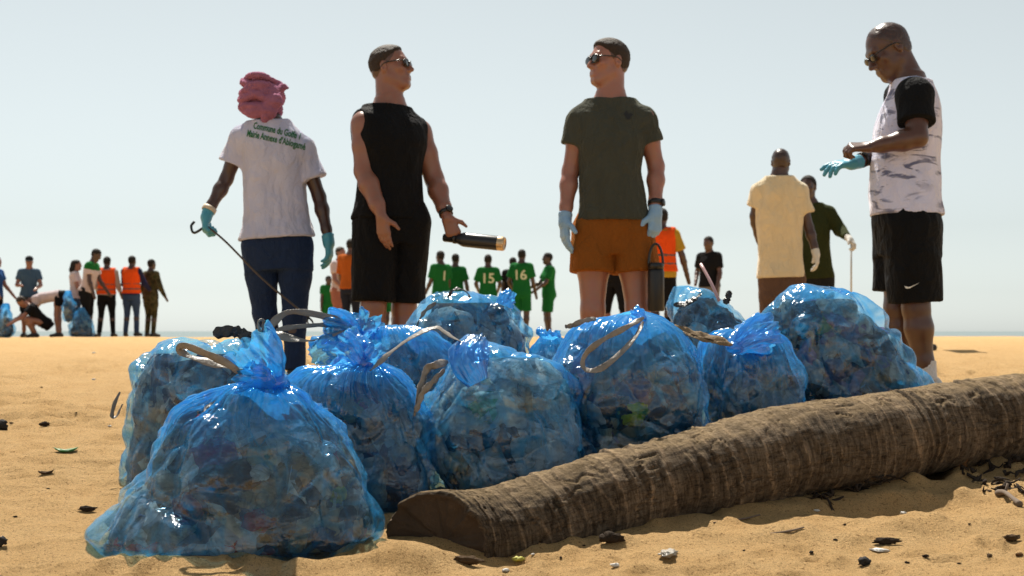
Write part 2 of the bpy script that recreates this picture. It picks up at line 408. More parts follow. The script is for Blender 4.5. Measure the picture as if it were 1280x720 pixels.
# the sea beyond the crest of the beach
m, nt, out = newmat('sea_water'); b = nt.nodes.new('ShaderNodeBsdfPrincipled')
v = coords(nt, (.25, 1, 1)); c = mixc(nt, (0.17, 0.215, 0.225), (0.22, 0.265, 0.27), noise(nt, v, .08, 4)); nt.links.new(c, b.inputs['Base Color'])
b.inputs['Roughness'].default_value = 0.7; b.inputs['Specular IOR Level'].default_value = 0.05; nt.links.new(bump(nt, noise(nt, v, .5, 5), .8, .5), b.inputs['Normal']); nt.links.new(b.outputs[0], out.inputs[0])
ys = np.concatenate([np.linspace(40, 400, 60), np.geomspace(420, 40000, 60)]); xs = np.linspace(-1, 1, 41)
SX = np.outer(np.minimum(300 + ys * 1.5, 40000), xs); SY = np.repeat(ys[:, None], 41, 1)
SZ = SEA_Z + 0.12 * perlin(np.stack([SX.ravel() * .05, SY.ravel() * .12, SX.ravel() * 0], -1)) * (SY.ravel() < 500)
tag(link('sea', mesh_np('sea', np.stack([SX.ravel(), SY.ravel(), SZ], -1), gridfaces(len(ys), 41, False)), m), 'grey blue sea beyond the crest of the sand', 'sea', kind='structure')

# ------------------------------------------------------------------ the palm log
LOGP = [(543, 678, 3.47, .132), (620, 666, 3.54, .122), (720, 634, 3.66, .116), (850, 598, 3.87, .126), (1000, 563, 4.13, .144), (1090, 551, 4.30, .146), (1150, 539, 4.43, .143), (1280, 522, 4.74, .146), (1400, 508, 5.05, .148), (1520, 495, 5.4, .15)]
lp = np.array([P(x, y, D) for x, y, D, r in LOGP]); lr = np.array([q[3] for q in LOGP])
NS, NA = 620, 150
path = catmull(lp, NS); rad = np.interp(np.linspace(0, 1, NS), np.linspace(0, 1, len(lr)), lr)
arc = np.concatenate([[0], np.cumsum(np.linalg.norm(np.diff(path, axis=0), axis=1))])
T = np.gradient(path, axis=0); T /= np.linalg.norm(T, axis=1)[:, None]
side = np.cross(T, [0, 0, 1.0]); side /= np.linalg.norm(side, axis=1)[:, None]; upv = np.cross(side, T)
th = np.linspace(0, 2 * np.pi, NA, endpoint=False)
S = np.repeat(arc[:, None], NA, 1); TH = np.repeat(th[None], NS, 0)
cyl = np.stack([S * 1.0, np.cos(TH) * .13, np.sin(TH) * .13], -1).reshape(-1, 3)
ph = S.ravel() / .056 + perlin(cyl * np.array([9, 6, 6])) * .55 + perlin(cyl * np.array([5, 1, 1]) + 30) * 1.7 + .55 * np.cos(TH.ravel() - .8)
saw = ph - np.floor(ph); rid = np.floor(ph)
step = np.where(saw < .12, saw / .12, 1 - (saw - .12) / .88) ** 1.3
amp = (np.sin(rid * 12.9898) * 43758.5453 % 1.0) ** 1.6 * 1.3 * np.clip(.6 + 1.4 * perlin(cyl * np.array([3, 8, 8]) + 11), .1, 1.4)
dr = (step - .5) * .0125 * amp
dr += fbm(cyl * np.array([10, 40, 40]), 4) * .0045 + fbm(cyl * np.array([90, 12, 12]) + 5, 2, True) * .0018 + fbm(cyl * np.array([55, 25, 25]) + 3, 3, True) * .0016 + perlin(cyl * 3.5) * .012 + perlin(cyl * np.array([7, 12, 12]) + 8) * .005
for fr_, of_, dp_ in (((26, 9, 9), 60, .009), ((8, 30, 30), 90, .010), ((14, 14, 14), 120, .008)):
    crk = perlin(cyl * np.array(fr_) + of_); dr -= np.clip(.05 - np.abs(crk), 0, .05) / .05 * dp_ * np.clip(perlin(cyl * 5 + of_ + 10) * 4 - .3, 0, 1)
notch = np.exp(-((S.ravel() - 2.02) / .012) ** 2); dr -= notch * .012          # the deep collar below the big bag
R_ = rad[:, None] + dr.reshape(NS, NA)
R_[:3] *= np.array([.93, .97, .99])[:, None]
end_slant = (.018 * perlin(np.stack([np.cos(th) * 2, np.sin(th) * 2, th * 0], -1)) + .012 * perlin(np.stack([np.cos(th) * 7, np.sin(th) * 7, th * 0 + 4], -1)))
V = path[:, None, :] + R_[..., None] * (np.cos(TH)[..., None] * upv[:, None, :] + np.sin(TH)[..., None] * side[:, None, :])
fall = np.exp(-arc / .05); V += (fall[:, None] * end_slant[None])[..., None] * T[0]
slant = -(V[0] - path[0])[:, 1] * .75; V += (np.exp(-arc / .16)[:, None] * slant[None])[..., None] * T[0]        # oblique saw cut
log_root = thing('palm_log', 'grey brown fallen palm trunk with ringed bark lying in front of the bags', 'log', tuple(path[60] * [1, 1, 0]))
me = mesh_np('bark', V.reshape(-1, 3) - path[60] * [1, 1, 0], gridfaces(NS, NA)[:, ::-1])
a_ = me.attributes.new('cyl', 'FLOAT_VECTOR', 'POINT'); a_.data.foreach_set('vector', (cyl / np.array([1, .13, .13])).astype(np.float32).ravel()); setf(me, 'step', step); setf(me, 'ringid', np.sin(rid * 78.233) * 43758.5453 % 1.0)
m, nt, out = newmat('palm_bark'); b = nt.nodes.new('ShaderNodeBsdfPrincipled'); v = coords(nt)
at = N(nt, 'ShaderNodeAttribute', _attribute_name='step'); ai = N(nt, 'ShaderNodeAttribute', _attribute_name='ringid')
c = mixc(nt, (0.050, 0.036, 0.024), (0.24, 0.175, 0.118), noise(nt, v, 11, 6, .65))
c = mixc(nt, c, (0.25, 0.205, 0.155), noise(nt, coords(nt, (3, 3, 3)), 2.4, 5, .7), 'MIX')
rr = ramp(nt, [(0.0, (.80, .78, .76)), (.75, (1.0, 1.0, 1.0)), (1.0, (1.9, 1.8, 1.7))]); nt.links.new(at.outputs['Fac'], rr.inputs[0]); c = mixc(nt, c, rr.outputs[0], .9, 'MULTIPLY')
r3 = ramp(nt, [(0.0, (.6, .58, .56)), (1.0, (1.35, 1.3, 1.24))]); nt.links.new(ai.outputs['Fac'], r3.inputs[0]); c = mixc(nt, c, r3.outputs[0], .8, 'MULTIPLY')
r4 = ramp(nt, [(0.34, (.25, .22, .2)), (0.48, (1, 1, 1)), (.62, (1, 1, 1)), (.75, (1.5, 1.45, 1.4))]); nt.links.new(noise(nt, v, 48, 5, .7), r4.inputs[0]); c = mixc(nt, c, r4.outputs[0], .7, 'MULTIPLY')
ac = N(nt, 'ShaderNodeAttribute', _attribute_name='cyl'); mp_ = nt.nodes.new('ShaderNodeMapping'); mp_.inputs['Scale'].default_value = (95, 2.2, 2.2); nt.links.new(ac.outputs['Vector'], mp_.inputs[0])
fine = noise(nt, mp_.outputs[0], 1.0, 4, .7, .5); r7 = ramp(nt, [(.32, (.35, .33, .31)), (.5, (1, 1, 1)), (.68, (1.55, 1.5, 1.45))]); nt.links.new(fine, r7.inputs[0]); c = mixc(nt, c, r7.outputs[0], .85, 'MULTIPLY')
mp2 = nt.nodes.new('ShaderNodeMapping'); mp2.inputs['Scale'].default_value = (9, 9, 9); nt.links.new(ac.outputs['Vector'], mp2.inputs[0])
r8 = ramp(nt, [(.475, (1, 1, 1)), (.5, (.18, .15, .13)), (.525, (1, 1, 1))]); nt.links.new(noise(nt, mp2.outputs[0], 1.3, 4, .6, .6), r8.inputs[0]); c = mixc(nt, c, r8.outputs[0], .6, 'MULTIPLY')
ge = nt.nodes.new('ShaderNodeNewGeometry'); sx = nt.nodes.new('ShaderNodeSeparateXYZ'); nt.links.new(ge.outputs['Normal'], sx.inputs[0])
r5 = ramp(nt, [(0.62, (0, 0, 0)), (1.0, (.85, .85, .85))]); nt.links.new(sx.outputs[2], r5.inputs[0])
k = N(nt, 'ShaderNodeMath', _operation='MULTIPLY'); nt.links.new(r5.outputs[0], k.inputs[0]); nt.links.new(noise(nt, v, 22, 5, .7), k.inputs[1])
c = mixc(nt, c, (0.52, 0.36, 0.18), k.outputs[0])                      # sandy tint on upward faces: dusting plus painted-in brightness of the sunlit top
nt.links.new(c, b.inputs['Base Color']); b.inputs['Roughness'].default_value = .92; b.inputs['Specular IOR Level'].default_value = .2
nb = bump(nt, noise(nt, v, 110, 6, .8), .9, .010); nb = bump(nt, noise(nt, coords(nt, (1, 1, 5)), 40, 5, .75), .8, .014, nb); nb = bump(nt, fine, .7, .008, nb); nb = bump(nt, r8.outputs[0], .7, .008, nb); nt.links.new(nb, b.inputs['Normal']); nt.links.new(b.outputs[0], out.inputs[0])
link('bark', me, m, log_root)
# sawn end, slightly hollow, rough fibres
E = []; rr_ = V[0] + 0
for q in (1.0, .97, .93, .8, .6, .4, .2, .02):
    ring = path[0] + (rr_ - path[0]) * q * (1 if q > .95 else .985)
    dep = (.012 if q < .95 else 0) + .01 * (1 - q)
    E.append(ring + T[0] * dep + T[0] * (.010 * perlin(ring * 22) + .006 * perlin(ring * 60))[:, None] * (q < .99))
m, nt, out = newmat('palm_end'); b = nt.nodes.new('ShaderNodeBsdfPrincipled'); v = coords(nt)
c = mixc(nt, (0.035, 0.022, 0.013), (0.12, 0.08, 0.05), noise(nt, v, 30, 6, .7)); nt.links.new(c, b.inputs['Base Color']); b.inputs['Roughness'].default_value = .95
nt.links.new(bump(nt, noise(nt, v, 110, 5, .8), .8, .01), b.inputs['Normal']); nt.links.new(b.outputs[0], out.inputs[0])
o = link('cut_end', mesh_np('cut_end', np.vstack(E) - path[60] * [1, 1, 0], gridfaces(len(E), NA)), m, log_root); o['label'] = 'dark rough cut end of the log'

# ------------------------------------------------------------------ people
UP = np.array([0, 0, 1.0])
def frame_torso(J):
    up = nrm(J['neck'] - J['pel']); x = J['shB'] - J['shA']; x = nrm(x - up * (x @ up)); f = np.cross(x, up)
    if f @ J['fwd'] < 0: x = -x; f = -f
    return np.array([x, f, up]), float(np.linalg.norm(J['neck'] - J['pel']))
def frame_head(J):
    f = nrm(J['face']); u = nrm(J.get('hup', UP) - f * (J.get('hup', UP) @ f)); r = np.cross(f, u); return np.array([r, f, u])
TORSO = [(-.20, .150, .10, .12, 0), (-.02, .172, .112, .128, 0), (.18, .155, .108, .105, .005), (.42, .150, .108, .105, .005), (.68, .172, .122, .118, 0), (.84, .165, .105, .115, -.01), (.95, .12, .075, .09, -.015), (1.06, .07, .06, .065, -.01)]
def torso_tab(J, inf=0.0, lo=-.2, hi=1.06, mul=(1, 1)):
    s = J['s']; T_ = np.array(TORSO, float); ts = np.unique(np.concatenate([[lo, hi], T_[(T_[:, 0] > lo) & (T_[:, 0] < hi), 0]])); o = []
    tm = J.get('tm', [(0, 1, 1), (1, 1, 1)]); tm = np.array(tm, float)
    for t in ts:
        r = [np.interp(t, T_[:, 0], T_[:, c]) * s for c in range(1, 5)]
        mw = np.interp(t, tm[:, 0], tm[:, 1]) * mul[0]; md = np.interp(t, tm[:, 0], tm[:, 2]) * mul[1]
        inf_ = inf + (.012 * max(0, .35 - t) / .35 if inf > .0119 else 0)
        o.append((t, r[0] * mw + inf_, r[1] * md + inf_, r[2] * (1 + (md - 1) * .4) + inf_, r[3]))
    return o
def limb(F, pts, rad, k=.012):
    for a, b, ra, rb in zip(pts[:-1], pts[1:], rad[:-1], rad[1:]): F.add(rcone(a, b, ra, rb), k)
def lerp(a, b, t): return a + (b - a) * t
def arm_pts(J, q):
    s, e, w = J['sh' + q], J['el' + q], J['wr' + q]; return [s, lerp(s, e, .45), e, lerp(e, w, .3), lerp(e, w, .75), w]
def arm_rad(J):
    s = J['s'] * J.get('arm', 1.0); return [.055 * s, .050 * s, .040 * s, .0425 * s, .031 * s, .0265 * J['s']]
def leg_pts(J, q):
    h, k, a = J['hip' + q], J['kn' + q], J['an' + q]; return [h, lerp(h, k, .45), k, lerp(k, a, .3), lerp(k, a, .8), a]
def leg_rad(J):
    s = J['s'] * J.get('leg', 1.0); return [.088 * s, .078 * s, .056 * s, .058 * s, .040 * s, .037 * s]
def head_prims(F, J, fine=True):
    R = frame_head(J); c = J['head']; h = J['s'] * J.get('hs', 1.0)
    p = lambda r, f, u: c + (R[0] * r + R[1] * f + R[2] * u) * h
    F.add(ell(p(0, -.012, .032), R, np.array([.0755, .098, .087]) * h), .02)
    F.add(ell(p(0, .028, -.04), R, np.array([.060, .068, .078]) * h), .03)
    F.add(rcone(p(-.012, .068, -.098), p(.012, .068, -.098), .023 * h, .023 * h), .025)
    for sg in (-1, 1):
        F.add(rcone(p(.052 * sg, 0, -.055), p(.02 * sg, .06, -.097), .018 * h, .017 * h), .025)
        F.add(sph(p(.043 * sg, .062, -.018), .021 * h), .02)
    F.add(rcone(p(-.034, .077, .027), p(.034, .077, .027), .014 * h, .014 * h), .02)
    F.add(rcone(p(0, .088, .014), p(0, .112, -.029), .008 * h, .0125 * h), .014)
    if fine:
        for sg in (-1, 1):
            F.add(sph(p(.013 * sg, .098, -.034), .009 * h), .008)
            F.add(sph(p(.033 * sg, .100, .004), .014 * h), .012, sub=True)
            F.add(sph(p(.032 * sg, .077, .003), .0125 * h), .004)
        F.add(rcone(p(-.02, .090, -.060), p(.02, .090, -.060), .008 * h, .008 * h), .008)
        F.add(rcone(p(-.018, .089, -.073), p(.018, .089, -.073), .009 * h, .009 * h), .006)
    for sg in (-1, 1):
        a = R.copy(); F.add(ell(p(.077 * sg, -.012, -.004), a, np.array([.010, .019, .031]) * h), .008)
        if fine: F.add(sph(p(.090 * sg, -.010, -.004), .011 * h), .006, sub=True)
    nb = J['neck']; up = nrm(J['neck'] - J['pel'])
    F.add(rcone(p(0, -.022, -.05), nb + up * .0 * h, J.get('neckr', .054) * h, (J.get('neckr', .054) + .010) * h), .03)
def hand_prims(F, wrist, d, n, th, s, curl, k=.006, grow=0.0, spread=.0, thumb=(.55, .75, .3)):
    """d: pointing direction, n: palm facing, th: towards the thumb"""
    d = nrm(d); n = nrm(n - d * (n @ d)); sd = nrm(th - d * (th @ d) - n * (th @ n))
    offs = [.030, .010, -.010, -.028]; kl = [.088, .092, .088, .080]; fl = [.074, .083, .078, .060]
    for i in range(4):
        kn = wrist + d * kl[i] * s + sd * offs[i] * s
        F.add(rcone(wrist + d * .012 * s + sd * offs[i] * .6 * s, kn, (.016 + grow) * s, (.0125 + grow) * s), .014)
        p = kn; a = 0; c = curl[i] if isinstance(curl, (list, tuple)) else curl
        sp = nrm(d + sd * spread * (1.5 - i))
        for j, q in enumerate((.42, .32, .26)):
            a += c * (.7, 1.0, .8)[j]; dirn = sp * math.cos(a) + n * math.sin(a); p2 = p + dirn * fl[i] * q * s
            F.add(rcone(p, p2, (.0098 - .0009 * j + grow) * s, (.0088 - .0009 * j + grow) * s), k); p = p2
    b = wrist + (d * .022 + sd * .024) * s; p1 = b + nrm(d * thumb[0] + sd * thumb[1] + n * thumb[2]) * .048 * s; p2 = p1 + nrm(d * (thumb[0] + .35) + sd * (thumb[1] - .25) + n * (thumb[2] + .1)) * .034 * s
    F.add(rcone(b, p1, (.016 + grow) * s, (.0115 + grow) * s), .012); F.add(rcone(p1, p2, (.0115 + grow) * s, (.0085 + grow) * s), k)
def bounds(J, pad=.17, keys=None):
    A = np.array([v for k, v in J.items() if isinstance(v, np.ndarray) and v.shape == (3,) and k not in ('fwd', 'face', 'hup', 'handA', 'handB', 'palmA', 'palmB', 'thA', 'thB', 'toeA', 'toeB') and (keys is None or k in keys)])
    return A.min(0) - pad, A.max(0) + pad
def finish(F, name, mat, root, fold=None, seed=0):
    v, q = F.mesh(); me = mesh_np(name, v, q)
    if fold:
        amp, fx, fz = fold; n = vnormals(me); co = vco(me).astype(float)
        d = fbm((co + seed * 3.7) * np.array([fx, fx, fz]), 3, True) * amp + perlin((co + seed) * np.array([fx * .4, fx * .4, fz * .6])) * amp * 1.2
        d = np.maximum(d * np.sqrt(np.clip(1 - n[:, 2] ** 2, .05, 1)), -.0045); co = co + n * d[:, None]; put(me, co)
    put(me, vco(me) - np.array(root.location, np.float32))
    return link(name, me, mat, root)
HANDK = dict(A=-1, B=1)
def body(J, root, mat, h, fine=True, hands=('A', 'B'), barefeet=False):
    lo, hi = bounds(J, .24); F = Field(lo, hi, h); s = J['s']
    R, L = frame_torso(J)
    F.add(loft(J['pel'], R, L, torso_tab(J, -.014, -.14)), .03)
    for q in 'AB':
        limb(F, arm_pts(J, q), arm_rad(J), .02); limb(F, leg_pts(J, q), leg_rad(J), .03)
        F.add(rcone(lerp(J['neck'], J['sh' + q], .25) - R[2] * .02, J['sh' + q], .05 * s, .052 * s), .05)
        if fine and q in hands: hand_prims(F, J['wr' + q], J['hand' + q], J['palm' + q], J['th' + q], s * 1.0, J.get('curl' + q, .35))
        elif q in hands: F.add(rcone(J['wr' + q], J['wr' + q] + nrm(J['hand' + q]) * .12 * s, .032 * s, .026 * s), .02)
        else: F.add(rcone(J['wr' + q], J['wr' + q] + nrm(J['hand' + q]) * .03 * s, .02 * s, .02 * s), .01)
        t = nrm(J['toe' + q]); F.add(rcone(J['an' + q] - UP * .045 * s, J['an' + q] + t * .10 * s - UP * .055 * s, .028 * s, .022 * s), .03)
    head_prims(F, J, fine)
    return finish(F, 'body', mat, root)
def garment_top(J, root, mat, h, name='t_shirt', inf=.012, lo=-.08, hi=1.03, sleeve=.55, sr=.068, srend=.075, fold=(.004, 11, 6), neck=True, band=None, mul=(1, 1), seed=1):
    bl, bh = bounds(J, .26, ('pel', 'neck', 'shA', 'shB', 'elA', 'elB', 'hipA', 'hipB', 'wrA', 'wrB') if sleeve > 1 else ('pel', 'neck', 'shA', 'shB', 'elA', 'elB', 'hipA', 'hipB'))
    F = Field(bl, bh, h); R, L = frame_torso(J); s = J['s']; up = R[2]
    F.add(loft(J['pel'], R, L, torso_tab(J, inf, lo, hi, mul)), .02)
    for q in 'AB':
        sh, el, wr = J['sh' + q], J['el' + q], J['wr' + q]
        if sleeve > 0:
            F.add(rcone(lerp(J['neck'], sh, .30) - up * .016 * s, sh, .038 * s + inf, .048 * s + inf), .06)
            e = lerp(sh, el, min(sleeve, 1)); ex = lerp(sh, el, min(sleeve, 1) + .22)
            F2 = Field(bl, bh, h)
            F2.add(rcone(sh, ex, sr * s, srend * s), .01); 
            if sleeve <= 1: F2.cut(e, el - sh, .006)
            else:
                F2.a[:] = .3; F2.add(rcone(sh, el, sr * s, srend * s), .01); w2 = lerp(el, wr, sleeve - 1); F2.add(rcone(el, w2, srend * s, .042 * s), .02)
            F.graft(F2, .03)
        else:
            F2 = Field(np.minimum(sh, J['neck']) - .16, np.maximum(sh, J['neck']) + .16, h); F2.add(rcone(lerp(J['neck'], sh, .3) - up * .02 * s, lerp(J['neck'], sh, .9), .050 * s + inf, .056 * s + inf), .02); F2.add(rcone(sh, sh - up * .10 * s - R[0] * np.sign((sh - J['neck']) @ R[0]) * .03 * s, .058 * s + inf, .07 * s), .03)
            out_ = nrm(sh - J['neck']); F2.cut(lerp(J['neck'], sh, 1.04), nrm(out_ - up * (out_ @ up) * .8), .006); F.graft(F2, .03)
    F.cut(J['pel'] + up * L * lo, -up, .006)
    if neck: F.add(rcone(J['neck'] + up * .006 * s + R[1] * .004 * s, J['neck'] + up * .2 * s + R[1] * .02 * s, J.get('neckr', .054) * s + .004, .075 * s), .006, sub=True)
    if band:
        for t0, t1 in band: F.cut(J['pel'] + up * L * t0, -up, .003); F.cut(J['pel'] + up * L * t1, up, .003)
    return finish(F, name, mat, root, fold, seed)
def garment_legs(J, root, mat, h, name='shorts', waist=.13, hem=1.0, inf=.014, flare=(.102, .098), lower=.062, fold=(.004, 9, 5), hemk=None, seed=2):
    """hem <=1: fraction of the thigh, >1 reaches down the shin"""
    bl, bh = bounds(J, .22, ('pel', 'hipA', 'hipB', 'knA', 'knB') + (('anA', 'anB') if hem > 1.0 else ())); F = Field(bl, bh, h); R, L = frame_torso(J); s = J['s']
    for q in 'AB':
        hp, kn, an = J['hip' + q], J['kn' + q], J['an' + q]; G = Field(bl, bh, h); hq = hem if not hemk else hemk[q]
        if hq <= 1.0:
            e = lerp(hp, kn, hq); G.add(rcone(hp, lerp(hp, kn, hq + .15), flare[0] * s, flare[1] * s), .01); G.cut(e, kn - hp, .006)
        else:
            G.add(rcone(hp, lerp(hp, kn, .45), flare[0] * s, flare[1] * s), .02); G.add(rcone(lerp(hp, kn, .45), kn, flare[1] * s, lower * s), .02)
            e = lerp(kn, an, hq - 1); G.add(rcone(kn, e, lower * s, lower * .84 * s), .02); G.cut(lerp(kn, an, min(hq - 1, 1.0)), an - kn, .006)
        F.graft(G, .012)
    F.add(loft(J['pel'], R, L, torso_tab(J, inf * .6, -.23, waist, J.get('pm', (1, 1)))), .035)
    F.cut(J['pel'] + R[2] * L * waist, R[2], .006)
    return finish(F, name, mat, root, fold, seed)
def hair(J, root, mat, h, thick=.003, front=(.078, .084), temple=(.0, -.012), nape=-.058, name='hair', top=0.0):
    R = frame_head(J); c = J['head']; s = J['s'] * J.get('hs', 1.0); F = Field(c - .17 * s, c + .17 * s, h)
    p = lambda r, f, u: c + (R[0] * r + R[1] * f + R[2] * u) * s
    F.add(ell(p(0, -.012, .032), R, np.array([.0755, .098, .087]) * s + thick), .01)
    F.add(ell(p(0, -.034, -.02), R, np.array([.062, .062, .07]) * s + thick * .6), .02)
    if top: F.add(ell(p(0, .012, .058), R, np.array([.058, .072, .050]) * s + top), .02)
    d = np.array([front[0] - temple[0], front[1] - temple[1]]); nn = nrm(R[1] * d[1] - R[2] * d[0])
    F.cut(p(0, front[0], front[1]), nn, .02); F.cut(p(0, -.06, nape), nrm(-R[2] - R[1] * .3), .02)
    for sg in (-1, 1): F.add(ell(p(.082 * sg, -.012, -.012), R, np.array([.03, .024, .034]) * s), .006, sub=True)
    return finish(F, name, mat, root, (.0022, 80, 60), 3)
def glove(J, q, root, mat, h, curl, grow=.0022, thumb=(.55, .75, .3), spread=0.0):
    w = J['wr' + q]; s = J['s']; d = nrm(J['hand' + q]); F = Field(w - .26, w + .26, h)
    hand_prims(F, w, d, J['palm' + q], J['th' + q], s * 1.02, curl, .004, grow, spread, thumb)
    fo = nrm(J['wr' + q] - J['el' + q]); F.add(rcone(w - fo * .04 * s, w + d * .02 * s, .036 * s, .032 * s), .015); F.cut(w - fo * .035 * s, -fo, .004)
    return finish(F, 'glove', mat, root, (.0018, 40, 30), 5)
def shoes(J, root, mat, h, sole=.0, col2=None):
    for q in 'AB':
        a = J['an' + q]; t = nrm(J['toe' + q]); s = J['s']; F = Field(a - .24, a + .24, h); g = a[2] - .085 * s
        heel = np.array([a[0], a[1], g + .04 * s]) - t * .045 * s; toe = np.array([a[0], a[1], g + .032 * s]) + t * .15 * s
        F.add(rcone(heel, toe, .042 * s, .036 * s), .02); F.add(rcone(a - UP * .01, a + t * .06 * s - UP * .035 * s, .046 * s, .04 * s), .03)
        F.cut(np.array([0, 0, g]), -UP, .006); finish(F, 'shoe', mat, root)
def ring_part(J, a, b, t, r, wdt, name, mat, root, dial=None):
    c = lerp(a, b, t); d = nrm(b - a); u = nrm(np.cross(d, [0.3, 1, 0.2])); w = np.cross(d, u); an = np.linspace(0, 2 * np.pi, 24, endpoint=False)
    V = [];
    for off, rr in ((-wdt, r), (-wdt, r + .004), (wdt, r + .004), (wdt, r), (-wdt, r)):
        V.append(c + d * off + rr * (np.cos(an)[:, None] * u + np.sin(an)[:, None] * w))
    parts = [(np.vstack(V), gridfaces(5, 24))]
    if dial is not None:
        dn = nrm(dial - d * (dial @ d)); cc = c + dn * (r + .006); e1 = d; e2 = np.cross(dn, d); V = []
        for hh, rr in ((-.004, .001), (-.004, .02), (.005, .02), (.007, .017), (.007, .001)): V.append(cc + dn * hh + rr * (np.cos(an)[:, None] * e1 + np.sin(an)[:, None] * e2))
        parts.append((np.vstack(V), gridfaces(5, 24)))
    v, f = merge(parts); return link(name, mesh_np(name, v - np.array(root.location), f), mat, root)
def sunglasses(J, root, frame_m, lens_m, big=1.0, thin=False):
    R = frame_head(J); c = J['head']; s = J['s'] * J.get('hs', 1.0); L0 = np.array(root.location)
    p = lambda r, f, u: c + (R[0] * r + R[1] * f + R[2] * u) * s
    parts = []
    for sg in (-1, 1):
        parts.append(tube_np([p(.064 * sg, .090, .012), p(.078 * sg, .07, .013), p(.083 * sg, .0, .012), p(.081 * sg, -.03, -.008)], .0032 * s, 6, seg=14))
        a = np.linspace(0, 2 * np.pi, 18); ring = [p(.034 * sg + .027 * big * np.cos(t) * (1 - .1 * np.sin(t)), .103 - .012 * abs(np.cos(t) * .5 + .5 * sg * 1.0) * (np.cos(t) * sg > 0), .003 + .019 * big * np.sin(t)) for t in a]
        parts.append(tube_np(ring, (.0016 if thin else .0030) * s, 6))
    parts.append(tube_np([p(-.010, .106, .008), p(0, .109, .010), p(.010, .106, .008)], .003 * s, 6))
    v, f = merge(parts); fr = link('sunglasses', mesh_np('sunglasses', v - L0, f), frame_m, root)
    for sg in (-1, 1):
        Rl = np.array([R[0], R[1], R[2]]); v, f = ellipsoid_np(p(.034 * sg, .100, .003), Rl, np.array([.027 * big, .004, .0185 * big]) * s, 18, 10)
        link('lens', mesh_np('lens', v - L0, f), lens_m, fr)
    return fr
def base(J):
    a = (J['anA'] + J['anB']) / 2; return (float(a[0]), float(a[1]), gz1(a[0], a[1]))
def decal(text, body_obj, center, right, up, size, mat, name='lettering', root=None, off=.003, lines_gap=1.25, shear=0.0, align='CENTER', tilt=0.0, bold=.0, dirn=None, xs=1.0):
    """flat print laid on a garment: each letter's outline is projected on to the cloth"""
    cu = bpy.data.curves.new('t', 'FONT'); cu.body = text; cu.align_x = align; cu.size = size; cu.space_line = lines_gap; cu.shear = shear; cu.offset = bold; cu.resolution_u = 3
    ob = bpy.data.objects.new('t', cu); COL.objects.link(ob); dg = bpy.context.evaluated_depsgraph_get(); me = bpy.data.meshes.new_from_object(ob.evaluated_get(dg)); bpy.data.objects.remove(ob)
    import bmesh
    bm = bmesh.new(); bm.from_mesh(me); bmesh.ops.triangulate(bm, faces=bm.faces)
    for _ in range(2): bmesh.ops.subdivide_edges(bm, edges=[e for e in bm.edges if e.calc_length() > size * .25], cuts=1)
    bm.to_mesh(me); bm.free()
    if xs != 1.0: put(me, vco(me) * np.array([xs, 1, 1]))
    return project(me, body_obj, center, right, up, mat, name, root, off, dirn)
def project(me, body_obj, center, right, up, mat, name, root, off, dirn=None):
    co = vco(me).astype(float); right = nrm(right); up = nrm(up); n = nrm(np.cross(right, up)) if dirn is None else nrm(dirn); L0 = np.array(root.location)
    bm_ = body_obj.data; vv = vco(bm_).astype(float); tree = BVHTree.FromPolygons([Vector(q) for q in vv], [tuple(p.vertices) for p in bm_.polygons])
    out_ = []
    for q in co:
        w = center + right * q[0] + up * q[1] - L0; hit, nn, ix, ds = tree.ray_cast(Vector(w + n * .6), Vector(-n), 1.2)
        w = np.array(hit) + np.array(nn) * off if hit is not None else w
        out_.append(w)
    put(me, np.array(out_)); me.materials.clear(); return link(name, me, mat, root)

